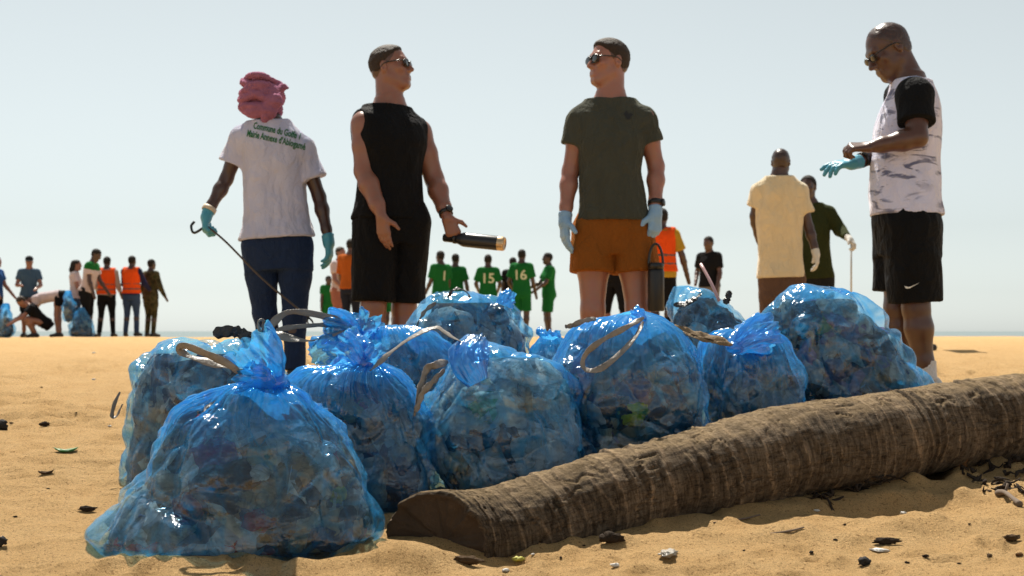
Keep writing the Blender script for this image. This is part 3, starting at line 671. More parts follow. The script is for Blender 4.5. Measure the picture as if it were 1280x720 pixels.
def jpx(D, tab, **kw):
    J = {k: P(v[0], v[1], D + (v[2] if len(v) > 2 else 0)) for k, v in tab.items()}
    for k, v in kw.items(): J[k] = np.asarray(v, float) if isinstance(v, (tuple,)) and len(v) == 3 else v
    for q in 'AB':
        J.setdefault('toe' + q, J['fwd']); J.setdefault('hand' + q, J['wr' + q] - J['el' + q]); J.setdefault('palm' + q, nrm(-J['fwd'] * .2 + (J['pel'] - J['wr' + q]))); J.setdefault('th' + q, J['fwd'])
        g = gz1(J['an' + q][0], J['an' + q][1]); J['an' + q] = np.array([J['an' + q][0], J['an' + q][1], g + .085 * J['s']])
    return J
def stand(px, D, height, yaw, lean=0, armA=(8, 0, 5), armB=(8, 0, 5), legs=(0, 0), headyaw=0, headpitch=0, zoff=0.0, tilt=0, spread=.095, **kw):
    """arm: out angle, forward angle of upper arm, extra forward bend of forearm (degrees). A is the figure's right side"""
    s = height / 1.78; x = (px - 640.0) / FPX * D; g = gz1(x, D) + zoff; y = math.radians(yaw)
    f = np.array([math.sin(y), -math.cos(y), 0.0]); r = np.array([-f[1], f[0], 0]) * -1.0      # r: figure's right
    r = np.array([-math.cos(y), -math.sin(y), 0.0])
    o = np.array([x, D, g]); ln = math.radians(lean); up = UP * math.cos(ln) + f * math.sin(ln); fo = f * math.cos(ln) - UP * math.sin(ln)
    tl = math.radians(tilt); up = nrm(up * math.cos(tl) + r * math.sin(tl))
    J = dict(s=s, fwd=f, pel=o + UP * .93 * s)
    J['neck'] = J['pel'] + up * .565 * s
    hy, hp = math.radians(headyaw), math.radians(headpitch); hf = nrm(fo * .35 + f * .65 if lean < 40 else fo); ff = nrm(hf * math.cos(hy) - r * math.sin(hy)); J['face'] = nrm(ff * math.cos(hp) + UP * math.sin(hp)); J['hup'] = up
    J['head'] = J['neck'] + (up * .165 + fo * .03) * s
    for q, sg, arm, lg in (('A', 1, armA, legs[0]), ('B', -1, armB, legs[1])):
        rr = r * sg; sh = J['neck'] + (rr * .175 - up * .065) * s; J['sh' + q] = sh
        o_, a1, a2 = [math.radians(t) for t in arm[:3]]
        dn = -UP
        d1 = nrm((dn * math.cos(a1) + f * math.sin(a1)) * math.cos(o_) + rr * math.sin(o_)); J['el' + q] = sh + d1 * .30 * s
        inn = math.radians(arm[3]) if len(arm) > 3 else 0
        d2 = nrm((dn * math.cos(a1 + a2) + f * math.sin(a1 + a2)) * math.cos(o_ * .6 - inn) + rr * math.sin(o_ * .6 - inn)); J['wr' + q] = J['el' + q] + d2 * .26 * s; J['hand' + q] = d2
        hp_ = J['pel'] + (rr * .09) * s; J['hip' + q] = hp_
        an = o + rr * spread * s + f * lg * s + UP * .085 * s; an[2] = gz1(an[0], an[1]) + .085 * s + zoff
        J['an' + q] = an; kn = lerp(hp_, an, .5) + f * (.035 + .25 * abs(lg)) * s * (1 if lg >= 0 else .3); J['kn' + q] = kn
        J['toe' + q] = nrm(f + rr * .25); J['palm' + q] = -rr; J['th' + q] = f
    for k, v in kw.items(): J[k] = v
    return J

SK_DARK = skin('skin_deep_brown', (0.052, 0.026, 0.015)); SK_DARK2 = skin('skin_brown', (0.085, 0.042, 0.024)); SK_TAN = skin('skin_tan', (0.235, 0.122, 0.080)); SK_LIGHT = skin('skin_light', (0.30, 0.160, 0.110))
HAIR_BLK = plain('hair_black', (0.012, 0.010, 0.009), .7, 0, .3, .4, 90, .6); HAIR_BRN = plain('hair_brown', (0.035, 0.02, 0.011), .6, 0, .35, .4, 90, .6)
BLACKPL = plain('black_plastic', (0.012, 0.012, 0.013), .3); LENS = plain('dark_lens', (0.01, 0.011, 0.012), .06, 0, .7)
GLOVE_B = plain('nitrile_blue', (0.06, 0.30, 0.42), .42, 0, .5, .15, 20, .3); GLOVE_L = plain('nitrile_pale_blue', (0.25, 0.42, 0.62), .45, 0, .5, .15, 20, .3); GLOVE_W = plain('white_glove_cloth', (0.62, 0.60, 0.56), .9)
SHOE_D = plain('dark_shoe', (0.03, 0.028, 0.028), .6); SHOE_W = plain('pale_shoe', (0.6, 0.6, 0.6), .6)
INK_GREEN = plain('green_print', (0.015, 0.13, 0.05), .8); INK_WHITE = plain('white_print', (0.75, 0.75, 0.72), .7); INK_BLACK = plain('black_print', (0.012, 0.012, 0.013), .7); INK_PALE = plain('pale_print', (0.55, 0.6, 0.42), .8)
FADE = skin('faded_hair', (0.085, 0.046, 0.029))
HF = 0.0055
def person_root(J, label, group=None): return thing('person', label, 'person', base(J), group)

# -- woman in white t-shirt and pink headscarf, seen from behind
J = jpx(7.2, dict(head=(328, 126), neck=(338, 153), pel=(347, 303), shA=(302, 172), elA=(283, 224, .02), wrA=(258, 268, -.06), shB=(377, 186), elB=(399, 246, .02), wrB=(411, 300, -.03),
        hipA=(324, 308), hipB=(370, 311), knA=(331, 392, .02), knB=(368, 394, -.02), anA=(341, 468, .05), anB=(369, 466, -.05)), s=.90, fwd=(.06, 1, 0), face=(.25, .95, -.12),
        handA=(-.05, -.1, -1), palmA=(1, .2, 0), thA=(0, 1, 0), handB=(.05, 0, -1), palmB=(-1, .1, 0), thB=(0, 1, .0), tm=[(-.2, 1.14, 1.12), (0, 1.10, 1.12), (.22, 1.02, 1.02), (.5, .98, 1.0), (.75, .98, 1.0), (1, .92, 1)], arm=.95, neckr=.05)
root = person_root(J, 'woman in white t-shirt, dark jeans and pink headscarf, back turned, holding a litter picker')
body(J, root, SK_DARK, HF, True, ())
tee = garment_top(J, root, fabric('white_cotton', (0.68, 0.70, 0.95), kind='thin'), HF, 't_shirt', .016, .03, 1.0, .62, .060, .086, (.014, 7, 3.2), mul=(1.02, 1.05))
garment_legs(J, root, fabric('dark_denim', (0.013, 0.024, 0.058), .85, kind='denim'), HF, 'jeans', .16, 2.0, .010, (.098, .092), .068, (.003, 14, 12))
decal('Commune du Golfe 1\nMairie Annexe d\'Ablogamé', tee, P(350, 171, 7.2), nrm(np.array([.975, 0, -.22])), nrm(np.array([.12, 0, .985])), .050, INK_GREEN, 'lettering', root, .003, .95, bold=.0014, xs=.56, dirn=np.array([0, -1., 0]))
g = glove(J, 'A', root, GLOVE_B, .005, [1.0, 1.05, 1.1, 1.1]); glove(J, 'B', root, GLOVE_B, .005, [.35, .4, .45, .5])
ring_part(J, J['elA'], J['wrA'], .86, .034, .012, 'bracelet', plain('pale_bracelet', (.6, .5, .38), .5), root)
shoes(J, root, SHOE_D, .008)
Rh = frame_head(J); c = J['head']; F = Field(c - .28, c + .28, .005); hp = lambda r, f, u: c + (Rh[0] * r + Rh[1] * f + Rh[2] * u)
F.add(ell(hp(0, -.012, .028), Rh, (.092, .112, .090)), .02)
for k, (zz, tl, rr) in enumerate([(-.058, .10, .017), (-.036, -.35, .019), (-.012, .45, .018), (.010, -.5, .019), (.034, .55, .018), (.058, -.45, .018), (.080, .3, .016)]):
    a = np.linspace(0, 2 * np.pi, 25); sc_ = math.sqrt(max(.1, 1 - ((zz - .02) / .125) ** 2))
    pts = [hp(.098 * sc_ * math.cos(t), -.012 + .115 * sc_ * math.sin(t), zz + tl * .09 * math.cos(t + k * 1.3)) for t in a]
    limb(F, pts, [rr * (.85 + .22 * math.sin(3 * t + k * 2)) for t in a], .011)
limb(F, [hp(-.05, -.06, .07), hp(.02, -.03, .088), hp(.08, .0, .07), hp(.115, -.02, .06)], [.03, .034, .03, .012], .02)
limb(F, [hp(.085, -.06, .03), hp(.10, -.075, -.03), hp(.085, -.08, -.085), hp(.06, -.085, -.13)], [.03, .04, .034, .016], .02)
limb(F, [hp(.10, -.03, .05), hp(.135, -.03, .062), hp(.15, -.03, .055)], [.02, .014, .008], .01)
limb(F, [hp(-.06, -.075, -.06), hp(.0, -.09, -.085), hp(.06, -.085, -.08)], [.03, .032, .03], .02)
finish(F, 'headscarf', fabric('pink_scarf', (0.31, 0.125, 0.20), .85, .4), root, (.0065, 26, 60), 9)
hA = J['wrA'] + nrm(J['handA']) * .085
st = [P(385, 396, 6.95), P(330, 350, 7.0), P(283, 303, 7.06), P(258, 282, 7.12), P(243, 291, 7.12), P(239, 283, 7.13), P(243, 277, 7.14)]
v, f = tube_np(st[:4], .0055, 8, seg=30); v2, f2 = tube_np(st[3:] , .007, 8, seg=20)
lp_ = thing('litter_picker', 'thin dark litter picker slanting down from the gloved hand of the woman in pink headscarf', 'litter picker', (float(st[0][0]), float(st[0][1]), gz1(st[0][0], st[0][1])))
L0 = np.array(lp_.location); PICK = plain('picker_rod', (0.05, 0.035, 0.028), .45)
link('shaft', mesh_np('shaft', v - L0, f), PICK, lp_); link('handle', mesh_np('handle', v2 - L0, f2), BLACKPL, lp_)
v, f = merge([tube_np([st[0], P(390, 401, 6.94), P(392, 405, 6.94)], [.006, .005, .003], 8), tube_np([st[0], P(384, 402, 6.94), P(387, 407, 6.94)], [.006, .005, .003], 8)]); link('jaw', mesh_np('jaw', v - L0, f), BLACKPL, lp_)

# -- man in black sleeveless shirt with a steel bottle
fw = (.50, -.86, 0)
J = jpx(7.0, dict(head=(488, 85), neck=(488, 133), pel=(489, 272), shA=(456, 156, -.09), elA=(455, 214, -.12), wrA=(477, 270, -.22), shB=(523, 166, .10), elB=(543, 224, .10), wrB=(559, 272, -.02),
        hipA=(470, 280, -.045), hipB=(510, 280, .045), knA=(467, 384, -.06), knB=(505, 386, .05), anA=(462, 470, -.05), anB=(507, 472, .05)), s=.985, fwd=fw, face=(.96, -.22, .14), arm=1.24, leg=1.08, neckr=.064, hs=1.02,
        handA=(.12, .02, -1), palmA=(.5, .85, 0), thA=(.85, -.5, 0), handB=(.36, .02, -.93), palmB=(0, 1, .0), thB=(1, 0, .35), curlB=[.55, .7, .8, .85], curlA=[.18, .2, .24, .3],
        tm=[(-.2, 1, 1), (0, 1.02, 1.02), (.3, 1.04, 1.05), (.7, 1.1, 1.1), (1, 1.15, 1.15)])
root = person_root(J, 'man in black sleeveless shirt and black shorts wearing sunglasses, holding a dark bottle')
body(J, root, SK_TAN, HF)
garment_top(J, root, fabric('black_knit', (0.006, 0.006, 0.007), .75, .2), HF, 'sleeveless_shirt', .012, -.02, 1.0, 0, fold=(.014, 6, 3))
garment_legs(J, root, fabric('black_shorts_cloth', (0.006, 0.006, 0.007), .7, .2), HF, 'shorts', .14, .93, .016, (.112, .108), fold=(.012, 7, 3))
hair(J, root, FADE, .004, .0008, (.076, .096), (.016, -.010), name='hair_fade'); hair(J, root, HAIR_BRN, .004, .0026, (.078, .093), (.004, .016), nape=-.030, top=.004)
sunglasses(J, root, BLACKPL, LENS)
ring_part(J, J['elB'], J['wrB'], .88, .033, .013, 'wristwatch', BLACKPL, root, np.array([.6, -.8, .1])); shoes(J, root, SHOE_D, .008)
b0, b1 = P(556, 297, 7.012), P(631, 305, 6.93); ax_ = nrm(b1 - b0); L = float(np.linalg.norm(b1 - b0)); L0 = (b0 + b1) / 2
bt = thing('steel_bottle', 'black insulated steel bottle with bare brass-coloured base, held level by the man in black', 'bottle', tuple(L0))
u = nrm(np.cross(ax_, UP)); w = np.cross(ax_, u); an = np.linspace(0, 2 * np.pi, 32, endpoint=False)
def turned(prof, mat, name, parent):
    V = [b0 + ax_ * L * t + r * (np.cos(an)[:, None] * u + np.sin(an)[:, None] * w) - L0 for t, r in prof]; return link(name, mesh_np(name, np.vstack(V), gridfaces(len(V), 32)), mat, parent)
turned([(.18, .001), (.18, .024), (.23, .026), (.30, .036), (.34, .0375), (.88, .0375), (.89, .037)], plain('bottle_black', (.014, .014, .017), .28), 'bottle_body', bt)
turned([(.89, .0368), (.97, .0368), (.995, .034), (1.0, .030), (.985, .028), (.985, .001)], plain('brass_steel', (.62, .45, .27), .32, .8), 'base', bt)
turned([(-.02, .001), (-.02, .019), (0, .022), (.14, .022), (.15, .026), (.19, .026), (.19, .001)], BLACKPL, 'cap', bt)

# -- man in olive t-shirt and rust shorts with a black jug
J = jpx(7.0, dict(head=(761, 78), neck=(763, 125), pel=(765, 282), shA=(727, 150, 0), elA=(713, 214, .02), wrA=(706, 274, -.06), shB=(805, 150, 0), elB=(820, 208, .02), wrB=(819, 266, -.07),
        hipA=(742, 290), hipB=(790, 290), knA=(741, 388, -.03), knB=(797, 388, -.03), anA=(738, 470), anB=(800, 470)), s=1.0, fwd=(-.12, -1, 0), face=(-.90, -.42, .02), neckr=.060, arm=1.05, leg=1.05, hs=1.03,
        handA=(0, -.1, -1), palmA=(.9, .3, 0), thA=(.2, -.95, 0), handB=(-.02, -.1, -1), palmB=(-.6, .75, 0), thB=(-.75, -.6, 0), tm=[(-.2, 1, 1), (0, .97, 1.03), (.3, .91, 1.0), (.7, .98, 1.0), (1, 1.05, 1.1)])
root = person_root(J, 'man in olive t-shirt and rust brown shorts with pale blue gloves and sunglasses')
body(J, root, SK_LIGHT, HF, True, ())
tee = garment_top(J, root, fabric('olive_cotton', (0.060, 0.063, 0.050), .9, .15), HF, 't_shirt', .016, .035, 1.0, .50, .060, .080, (.014, 7, 4))
garment_legs(J, root, fabric('rust_cloth', (0.23, 0.075, 0.012), .8, .15), HF, 'shorts', .16, .52, .016, (.112, .118), fold=(.013, 8, 3))
hair(J, root, FADE, .004, .001, (.076, .094), (.018, -.012), name='hair_fade'); hair(J, root, HAIR_BRN, .004, .0034, (.082, .090), (.008, .006), nape=-.044, top=.010)
sunglasses(J, root, BLACKPL, LENS, 1.12)
glove(J, 'A', root, GLOVE_L, .005, [.25, .28, .32, .36]); glove(J, 'B', root, GLOVE_L, .005, [.9, .95, 1.0, 1.0])
ring_part(J, J['elB'], J['wrB'], .80, .036, .012, 'wristwatch', BLACKPL, root, np.array([.9, -.4, .1])); shoes(J, root, SHOE_D, .008)
bm_v = np.array([[-.020, .004], [-.008, -.018], [.006, -.022], [.012, -.008], [.024, .004], [.012, .012], [.002, .006], [-.006, .024], [-.014, .016]])
me = bpy.data.meshes.new('emblem'); me.from_pydata([(x * 1.1, y * 1.1, 0) for x, y in bm_v], [], [tuple(range(len(bm_v)))]); me.update()
project(me, tee, P(783, 148, 7.0), np.array([1., 0, 0]), UP, INK_BLACK, 'chest_emblem', root, .003)
jt, jb = P(820, 334, 6.86), P(820, 389, 6.86); L0 = jb; jug = thing('water_jug', 'tall black water jug hanging by its handle from the olive t-shirt man\'s glove', 'jug', tuple(jb)); H_ = float(jt[2] - jb[2])
def upright(prof, mat, name, parent, n=32):
    an = np.linspace(0, 2 * np.pi, n, endpoint=False); V = [np.stack([r * np.cos(an), r * np.sin(an), np.full(n, z)], -1) for z, r in prof]; return link(name, mesh_np(name, np.vstack(V), gridfaces(len(V), n)), mat, parent)
upright([(0, .001), (0, .038), (.006, .042), (H_ * .88, .042), (H_ * .95, .038), (H_ * .955, .001)], plain('jug_black', (.013, .013, .014), .4), 'jug_body', jug)
upright([(H_ * .955, .001), (H_ * .955, .040), (H_ * 1.06, .040), (H_ * 1.10, .034), (H_ * 1.10, .001)], BLACKPL, 'lid', jug)
a = np.linspace(-.1, math.pi + .1, 16); v, f = tube_np([(.036 * math.cos(t), 0, H_ * 1.06 + .105 * math.sin(t)) for t in a], .0065, 8); link('handle', mesh_np('handle', v, f), BLACKPL, jug)

# -- man in smeared white t-shirt with black sleeves, putting on gloves
fw = (-.965, -.26, 0)
J = jpx(6.65, dict(head=(1111, 63), neck=(1136, 103), pel=(1136, 278), shA=(1143, 120, -.18), elA=(1147, 172, -.26), wrA=(1088, 184, -.24), shB=(1128, 122, .18), elB=(1126, 178, .24), wrB=(1069, 204, -.02),
        hipA=(1140, 285, -.09), hipB=(1127, 285, .09), knA=(1145, 385, -.09), knB=(1122, 385, .09), anA=(1157, 468, -.09), anB=(1130, 462, .12)), s=1.0, fwd=fw, face=(-.85, -.12, -.50), hs=1.12, neckr=.060, arm=1.16, leg=1.12,
        handA=(-1, .1, .02), palmA=(0, .5, -.9), thA=(-.3, .8, .5), curlA=[1.0, 1.05, 1.1, 1.15], handB=(-1, -.25, -.1), palmB=(0, .3, -1), thB=(.1, -.2, 1), hup=np.array([-.5, 0, .85]),
        tm=[(-.2, 1.05, 1.25), (0, 1.08, 1.35), (.25, 1.1, 1.5), (.5, 1.08, 1.42), (.75, 1.08, 1.18), (1, 1.15, 1.1)])
root = person_root(J, 'man in white t-shirt with blue smears and black sleeves pulling on a blue glove')
body(J, root, SK_DARK2, HF, True, ('A',))
garment_top(J, root, fabric('smeared_cotton', (0.70, 0.71, 0.93), .9, .06, kind='smear'), HF, 't_shirt', .014, .045, 1.0, 0, fold=(.009, 7, 4))
sl = fabric('black_sleeve_cloth', (0.008, 0.0085, 0.010), .85, .2)
for q in 'AB':
    sh, el = J['sh' + q], J['el' + q]; F = Field(np.minimum(sh, el) - .22, np.maximum(sh, el) + .22, HF); up = nrm(J['neck'] - J['pel'])
    F.add(rcone(sh, lerp(sh, el, .9), .084, .088), .02); F.add(rcone(lerp(J['neck'], sh, .30) - up * .015, sh, .066, .080), .04); F.cut(lerp(sh, el, .66), el - sh, .006)
    F.add(rcone(J['neck'] - up * .01, J['neck'] + up * .2, .07, .13), .01, sub=True); finish(F, 'sleeve', sl, root, (.0035, 12, 8), 4)
sh_o = garment_legs(J, root, fabric('black_track_cloth', (0.006, 0.006, 0.0065), .65, .2), HF, 'shorts', .16, 1.0, .018, (.128, .122), fold=(.013, 7, 3), hemk=dict(A=.93, B=.80))
hair(J, root, skin('shaved_scalp', (0.045, 0.024, 0.015)), .004, .0008, (.070, .090), (.0, -.005))
sunglasses(J, root, BLACKPL, LENS, .9, True)
glove(J, 'B', root, GLOVE_B, .0045, [.25, .45, .55, .5], spread=.10, thumb=(.85, .5, .1))
ring_part(J, J['elB'], J['wrB'], .84, .034, .013, 'wristwatch', BLACKPL, root, np.array([0, -.8, .6]))
for q in 'AB':
    a = J['an' + q]; v, f = tube_np([a + UP * .075, a + UP * .07, a + UP * .02, a - UP * .02], [.047, .05, .052, .055], 20, seg=12); link('sock', mesh_np('sock', v - np.array(root.location), f), fabric('white_sock', (.75, .73, .74)), root)
shoes(J, root, SHOE_W, .008)
sw = [(-.034, .004), (-.026, -.010), (-.012, -.011), (.034, .011), (-.008, -.0035), (-.020, -.003), (-.026, .000)]
me = bpy.data.meshes.new('tick'); me.from_pydata([(x, y, 0) for x, y in sw], [], [(0, 1, 6), (1, 2, 5, 6), (2, 4, 5), (2, 3, 4)]); me.update()
project(me, sh_o, P(1124, 359, 6.65), np.array([.97, 0, .12]), np.array([0, 0, 1.]), INK_WHITE, 'white_mark', root, .004)

# -- elderly-cut cream shirt, seen from behind
HM = .009
J = jpx(11.5, dict(head=(976, 203), neck=(974, 221), pel=(977, 345), shA=(950, 238), elA=(943, 270, .06), wrA=(948, 300, .16), shB=(998, 238), elB=(1011, 284), wrB=(1020, 316, -.05), hipA=(963, 350), hipB=(992, 350), knA=(962, 394), knB=(990, 394), anA=(961, 436), anB=(992, 436)),
        s=.97, fwd=(.2, .97, 0), face=(.25, .95, 0), handB=(.1, 0, -1), palmB=(-1, .1, 0), thB=(0, 1, 0), handA=(.2, .5, -.6), palmA=(1, 0, 0), thA=(0, 1, 0), tm=[(-.2, 1.0, 1.05), (0, 1.02, 1.1), (.5, 1.10, 1.1), (.8, 1.05, 1.1), (1, .95, 1.1)])
root = person_root(J, 'man in cream short-sleeved shirt and brown trousers, back turned')
body(J, root, SK_DARK, HM, True, ('A',))
garment_top(J, root, fabric('cream_cotton', (0.70, 0.58, 0.38), .9, .08), HM, 'shirt', .016, -.02, 1.0, .62, .058, .082, (.014, 6, 3))
garment_legs(J, root, fabric('brown_trouser_cloth', (0.105, 0.062, 0.045), .85), HM, 'trousers', .15, 2.0, .014, (.105, .095), .082)
hair(J, root, skin('shaved_scalp_dark', (0.035, 0.018, 0.012)), .006, .001); glove(J, 'B', root, GLOVE_W, .007, .5); shoes(J, root, SHOE_D, .01)
# -- dark green shirt with a white stick
J = jpx(13.5, dict(head=(1010, 234), neck=(1013, 255), pel=(1018, 345), shA=(995, 266), elA=(988, 298), wrA=(997, 325, -.15), shB=(1036, 266), elB=(1050, 288, -.05), wrB=(1061, 298, -.3), hipA=(1008, 350), hipB=(1029, 350), knA=(1008, 392), knB=(1030, 392), anA=(1008, 430), anB=(1031, 430)),
        s=.98, fwd=(-.3, -.95, 0), face=(-.45, -.9, 0), handB=(.4, -.4, -.6), palmB=(-.3, 0, -1), thB=(-1, 0, 0), handA=(0, 0, -1), palmA=(1, 0, 0), thA=(0, -1, 0))
root = person_root(J, 'person in dark green shirt with a white glove, facing the man in cream shirt')
body(J, root, SK_DARK, HM, True, ('A',))
garment_top(J, root, fabric('dark_green_cotton', (0.030, 0.036, 0.012), .9), HM, 'shirt', .014, -.04, 1.0, 1.75, .070, .060, (.005, 9, 5))
garment_legs(J, root, fabric('dark_trouser_cloth', (0.018, 0.018, 0.018), .9), HM, 'trousers', .12, 2.0)
hair(J, root, HAIR_BLK, .006, .005); glove(J, 'B', root, GLOVE_W, .007, .9); shoes(J, root, SHOE_D, .01)
s0, s1 = P(1064, 303, 13.15), P(1064, 378, 13.1); L0 = s1
v, f = tube_np([s0 - s1, np.zeros(3)], .009, 8); o = link('walking_stick', mesh_np('stick', v, f), plain('white_pole', (.62, .62, .60), .5), None, tuple(s1)); tag(o, 'thin pale stick held upright by the person in dark green', 'stick')

# -- people further off
HB = .015
def crowd(J, label, skinm, top, legs, hairm=HAIR_BLK, shoe=SHOE_D, group=None, cap=None):
    root = person_root(J, label, group); body(J, root, skinm, HB, False)
    t = garment_top(J, root, top[0], HB, top[1], .014, top[2], .985, top[3], .068, top[4] if len(top) > 4 else .076, (.004, 9, 5), seed=len(label))
    garment_legs(J, root, legs[0], HB, legs[1], .14, legs[2], .014, fold=(.003, 9, 5))
    if hairm: hair(J, root, hairm, .010, .005)
    shoes(J, root, shoe, .014); return root, t
def vest(J, root, mat, bandm):
    o = garment_top(J, root, mat, HB, 'safety_vest', .030, .02, .97, 0, fold=(.004, 9, 5), mul=(1.02, 1.05))
    for t0 in (.16, .36): garment_top(J, root, bandm, HB, 'reflective_band', .036, t0, .97, 0, fold=None, neck=False, band=[(t0, t0 + .075)], mul=(1.02, 1.05))
FAB = lambda n, c, **k: fabric(n, c, .9, **k)
blue_shirt = FAB('royal_blue_cotton', (0.02, 0.07, 0.22)); slate = FAB('slate_blue_cotton', (0.055, 0.10, 0.16)); blk = FAB('black_cotton', (0.009, 0.009, 0.011)); jean = FAB('blue_denim', (0.03, 0.05, 0.10), kind='denim')
pale = FAB('pale_pink_cotton', (0.55, 0.45, 0.47)); orange = FAB('hi_vis_orange', (0.80, 0.085, 0.012)); bandm = plain('grey_reflective', (.10, .07, .06), .4); navy = FAB('navy_cotton', (0.018, 0.02, 0.06)); camo = FAB('camouflage_cloth', (.06, .05, .03), kind='camo'); greenj = FAB('green_jersey', (0.010, 0.12, 0.028)); orsh = FAB('burnt_orange_cotton', (0.36, 0.085, 0.014)); yellow = FAB('yellow_cotton', (0.45, 0.26, 0.03)); greys = FAB('grey_cotton', (.17, .15, .14)); peach = FAB('dusty_pink_cotton', (.30, .12, .09))

J = stand(-6, 29, 1.72, 75, armA=(10, 20, 15), armB=(12, 15, 25)); crowd(J, 'person in royal blue shirt and black shorts carrying a blue bag', SK_TAN, (blue_shirt, 't_shirt', -.08, .6), (blk, 'shorts', .9), HAIR_BRN)
J = stand(36, 29, 1.72, 15, armA=(14, 10, 75, 30), armB=(14, 10, 60, 25), headpitch=-15)
root, t = crowd(J, 'man in slate blue shirt, black shorts and dark cap looking down', SK_TAN, (slate, 'shirt', -.10, .6), (blk, 'shorts', .85), None)
Rh = frame_head(J); F = Field(J['head'] - .2, J['head'] + .25, .01); F.add(ell(J['head'] + Rh[2] * .05 - Rh[1] * .01, Rh, (.086, .105, .075)), .01); F.cut(J['head'] + Rh[2] * .035, -Rh[2]); F.add(ell(J['head'] + Rh[2] * .045 + Rh[1] * .12, Rh, (.06, .07, .012)), .01); finish(F, 'cap', blk, root)
J = stand(74, 28.6, 1.66, -85, lean=98, armA=(5, 15, 5), armB=(5, -10, 20)); crowd(J, 'person bending double in pale top and black shorts, bare legs', SK_TAN, (pale, 't_shirt', -.05, .5), (blk, 'shorts', .55), HAIR_BRN)
# crouching figure: pelvis near the heels
J = stand(44, 28.4, 1.65, -60, lean=45, armA=(15, 40, 20), armB=(15, 45, 15), headpitch=-20)
drop = UP * .62 * J['s']; f = J['fwd']
for k in ('pel', 'neck', 'head', 'shA', 'shB', 'elA', 'elB', 'wrA', 'wrB', 'hipA', 'hipB'): J[k] = J[k] - drop - f * .22
for q in 'AB': J['kn' + q] = J['hip' + q] + f * .38 + UP * .10
crowd(J, 'person crouching in dark clothes beside the bent-over person', SK_TAN, (blk, 't_shirt', -.05, .6), (blk, 'shorts', .7), HAIR_BRN)
J = stand(94, 28.8, 1.62, 100, armA=(8, 15, 40), armB=(8, 5, 20)); r_, t = crowd(J, 'long-haired woman in pale top and blue jeans behind the stooping tall man', SK_TAN, (pale, 't_shirt', -.1, .6), (jean, 'jeans', 2.0), HAIR_BLK)
F = Field(J['head'] - .35, J['head'] + .2, .012); Rh = frame_head(J); limb(F, [J['head'] - Rh[1] * .05 + Rh[2] * .03, J['head'] - Rh[1] * .09 - Rh[2] * .1, J['head'] - Rh[1] * .09 - Rh[2] * .24], [.08, .07, .04], .02); finish(F, 'ponytail', HAIR_BLK, r_)
J = stand(108, 28.3, 1.86, 85, lean=13, armA=(6, 5, 15), armB=(6, 15, 20), headpitch=-25)
r_, t = crowd(J, 'tall stooping man in white shirt with green shoulders and black trousers', SK_DARK, (pale, 'shirt', -.05, .6), (blk, 'trousers', 2.0)); garment_top(J, r_, greenj, HB, 'green_yoke', .020, .74, .985, .35, .070, .078, None, band=[(.74, 1.2)])
J = stand(133, 29, 1.72, 185, armA=(12, 10, 30), armB=(12, 15, 45), spread=.15)
r_, t = crowd(J, 'person in orange safety vest and black trousers, back turned', SK_DARK, (FAB('pale_grey_cotton', (.4, .34, .33)), 'shirt', -.02, 1.6, .06), (blk, 'trousers', 2.0)); vest(J, r_, orange, bandm)
J = stand(164, 29, 1.72, 170, armA=(14, 25, 30), armB=(10, 20, 50), spread=.13)
r_, t = crowd(J, 'person in orange safety vest over navy sleeves and blue jeans', SK_DARK, (navy, 'shirt', -.04, 1.85, .06), (jean, 'jeans', 2.0)); vest(J, r_, orange, bandm)
J = stand(188, 29.4, 1.68, 150, armA=(16, 5, 25), armB=(12, 0, 20)); crowd(J, 'soldier in camouflage uniform beside the two orange vests', SK_DARK, (camo, 'uniform_jacket', -.12, 1.9, .066), (camo, 'uniform_trousers', 2.0))

J = stand(438, 23, 1.70, 160, armA=(14, 15, 50), armB=(10, 10, 20)); crowd(J, 'man in burnt orange shirt and dark jeans behind the man in black', SK_DARK2, (orsh, 't_shirt', -.08, .9), (FAB('dark_blue_denim', (.015, .018, .03)), 'jeans', 2.0))
J = stand(424, 24.5, 1.66, 60, armA=(8, 10, 40), armB=(8, 10, 30)); crowd(J, 'person in pale top and dusty pink trousers beside the burnt orange shirt', SK_TAN, (pale, 't_shirt', -.05, .6), (peach, 'trousers', 2.0), HAIR_BRN)
J = stand(410, 26.5, 1.2, 40); crowd(J, 'small green figure between the jeans woman and the orange shirt', SK_DARK, (greenj, 'jersey', -.1, .6), (greenj, 'shorts', 1.9))
GP = 'green jersey players'
def player(px, D, h, yaw, label, num=None, **kw):
    J = stand(px, D, h, yaw, **kw); r_, t = crowd(J, label, SK_DARK, (greenj, 'jersey', -.16, .75, .085), (greenj, 'shorts', .92), group=GP)
    if num:
        R, L = frame_torso(J); decal(num, t, J['pel'] + R[2] * L * .42, R[0] * -1, R[2], .27, INK_PALE, 'jersey_number', r_, .008, bold=.004, dirn=-R[1])
    return J
player(551, 27, 1.72, 215, 'green jersey player with a pale number 1 on his back', '1', armA=(6, 5, 15), armB=(8, 10, 25))
player(569, 27.6, 1.70, 165, 'green jersey player without number beside the number 1 player', None, armA=(14, 0, 10), armB=(14, 5, 10))
player(610, 27, 1.66, 180, 'green jersey player with both elbows bent, two-digit number below the steel bottle', '15', armA=(16, 10, 50, 20), armB=(16, 10, 50, 20))
player(652, 27, 1.76, 165, 'broad green jersey player with two-digit number, partly covering a person in black', '16', armA=(10, 5, 20), armB=(18, 5, 40, 20))
player(686, 27.4, 1.72, -80, 'green jersey player in profile with white stripe on shorts', None, armA=(8, 25, 40), armB=(8, 20, 35))
player(487, 27.2, 1.72, 150, 'green jersey player behind the bare legs of the man in black')
J = stand(641, 28.2, 1.66, 170); crowd(J, 'person in black shirt half hidden by the number 16 player', SK_DARK, (blk, 't_shirt', -.1, .6), (blk, 'shorts', .9))
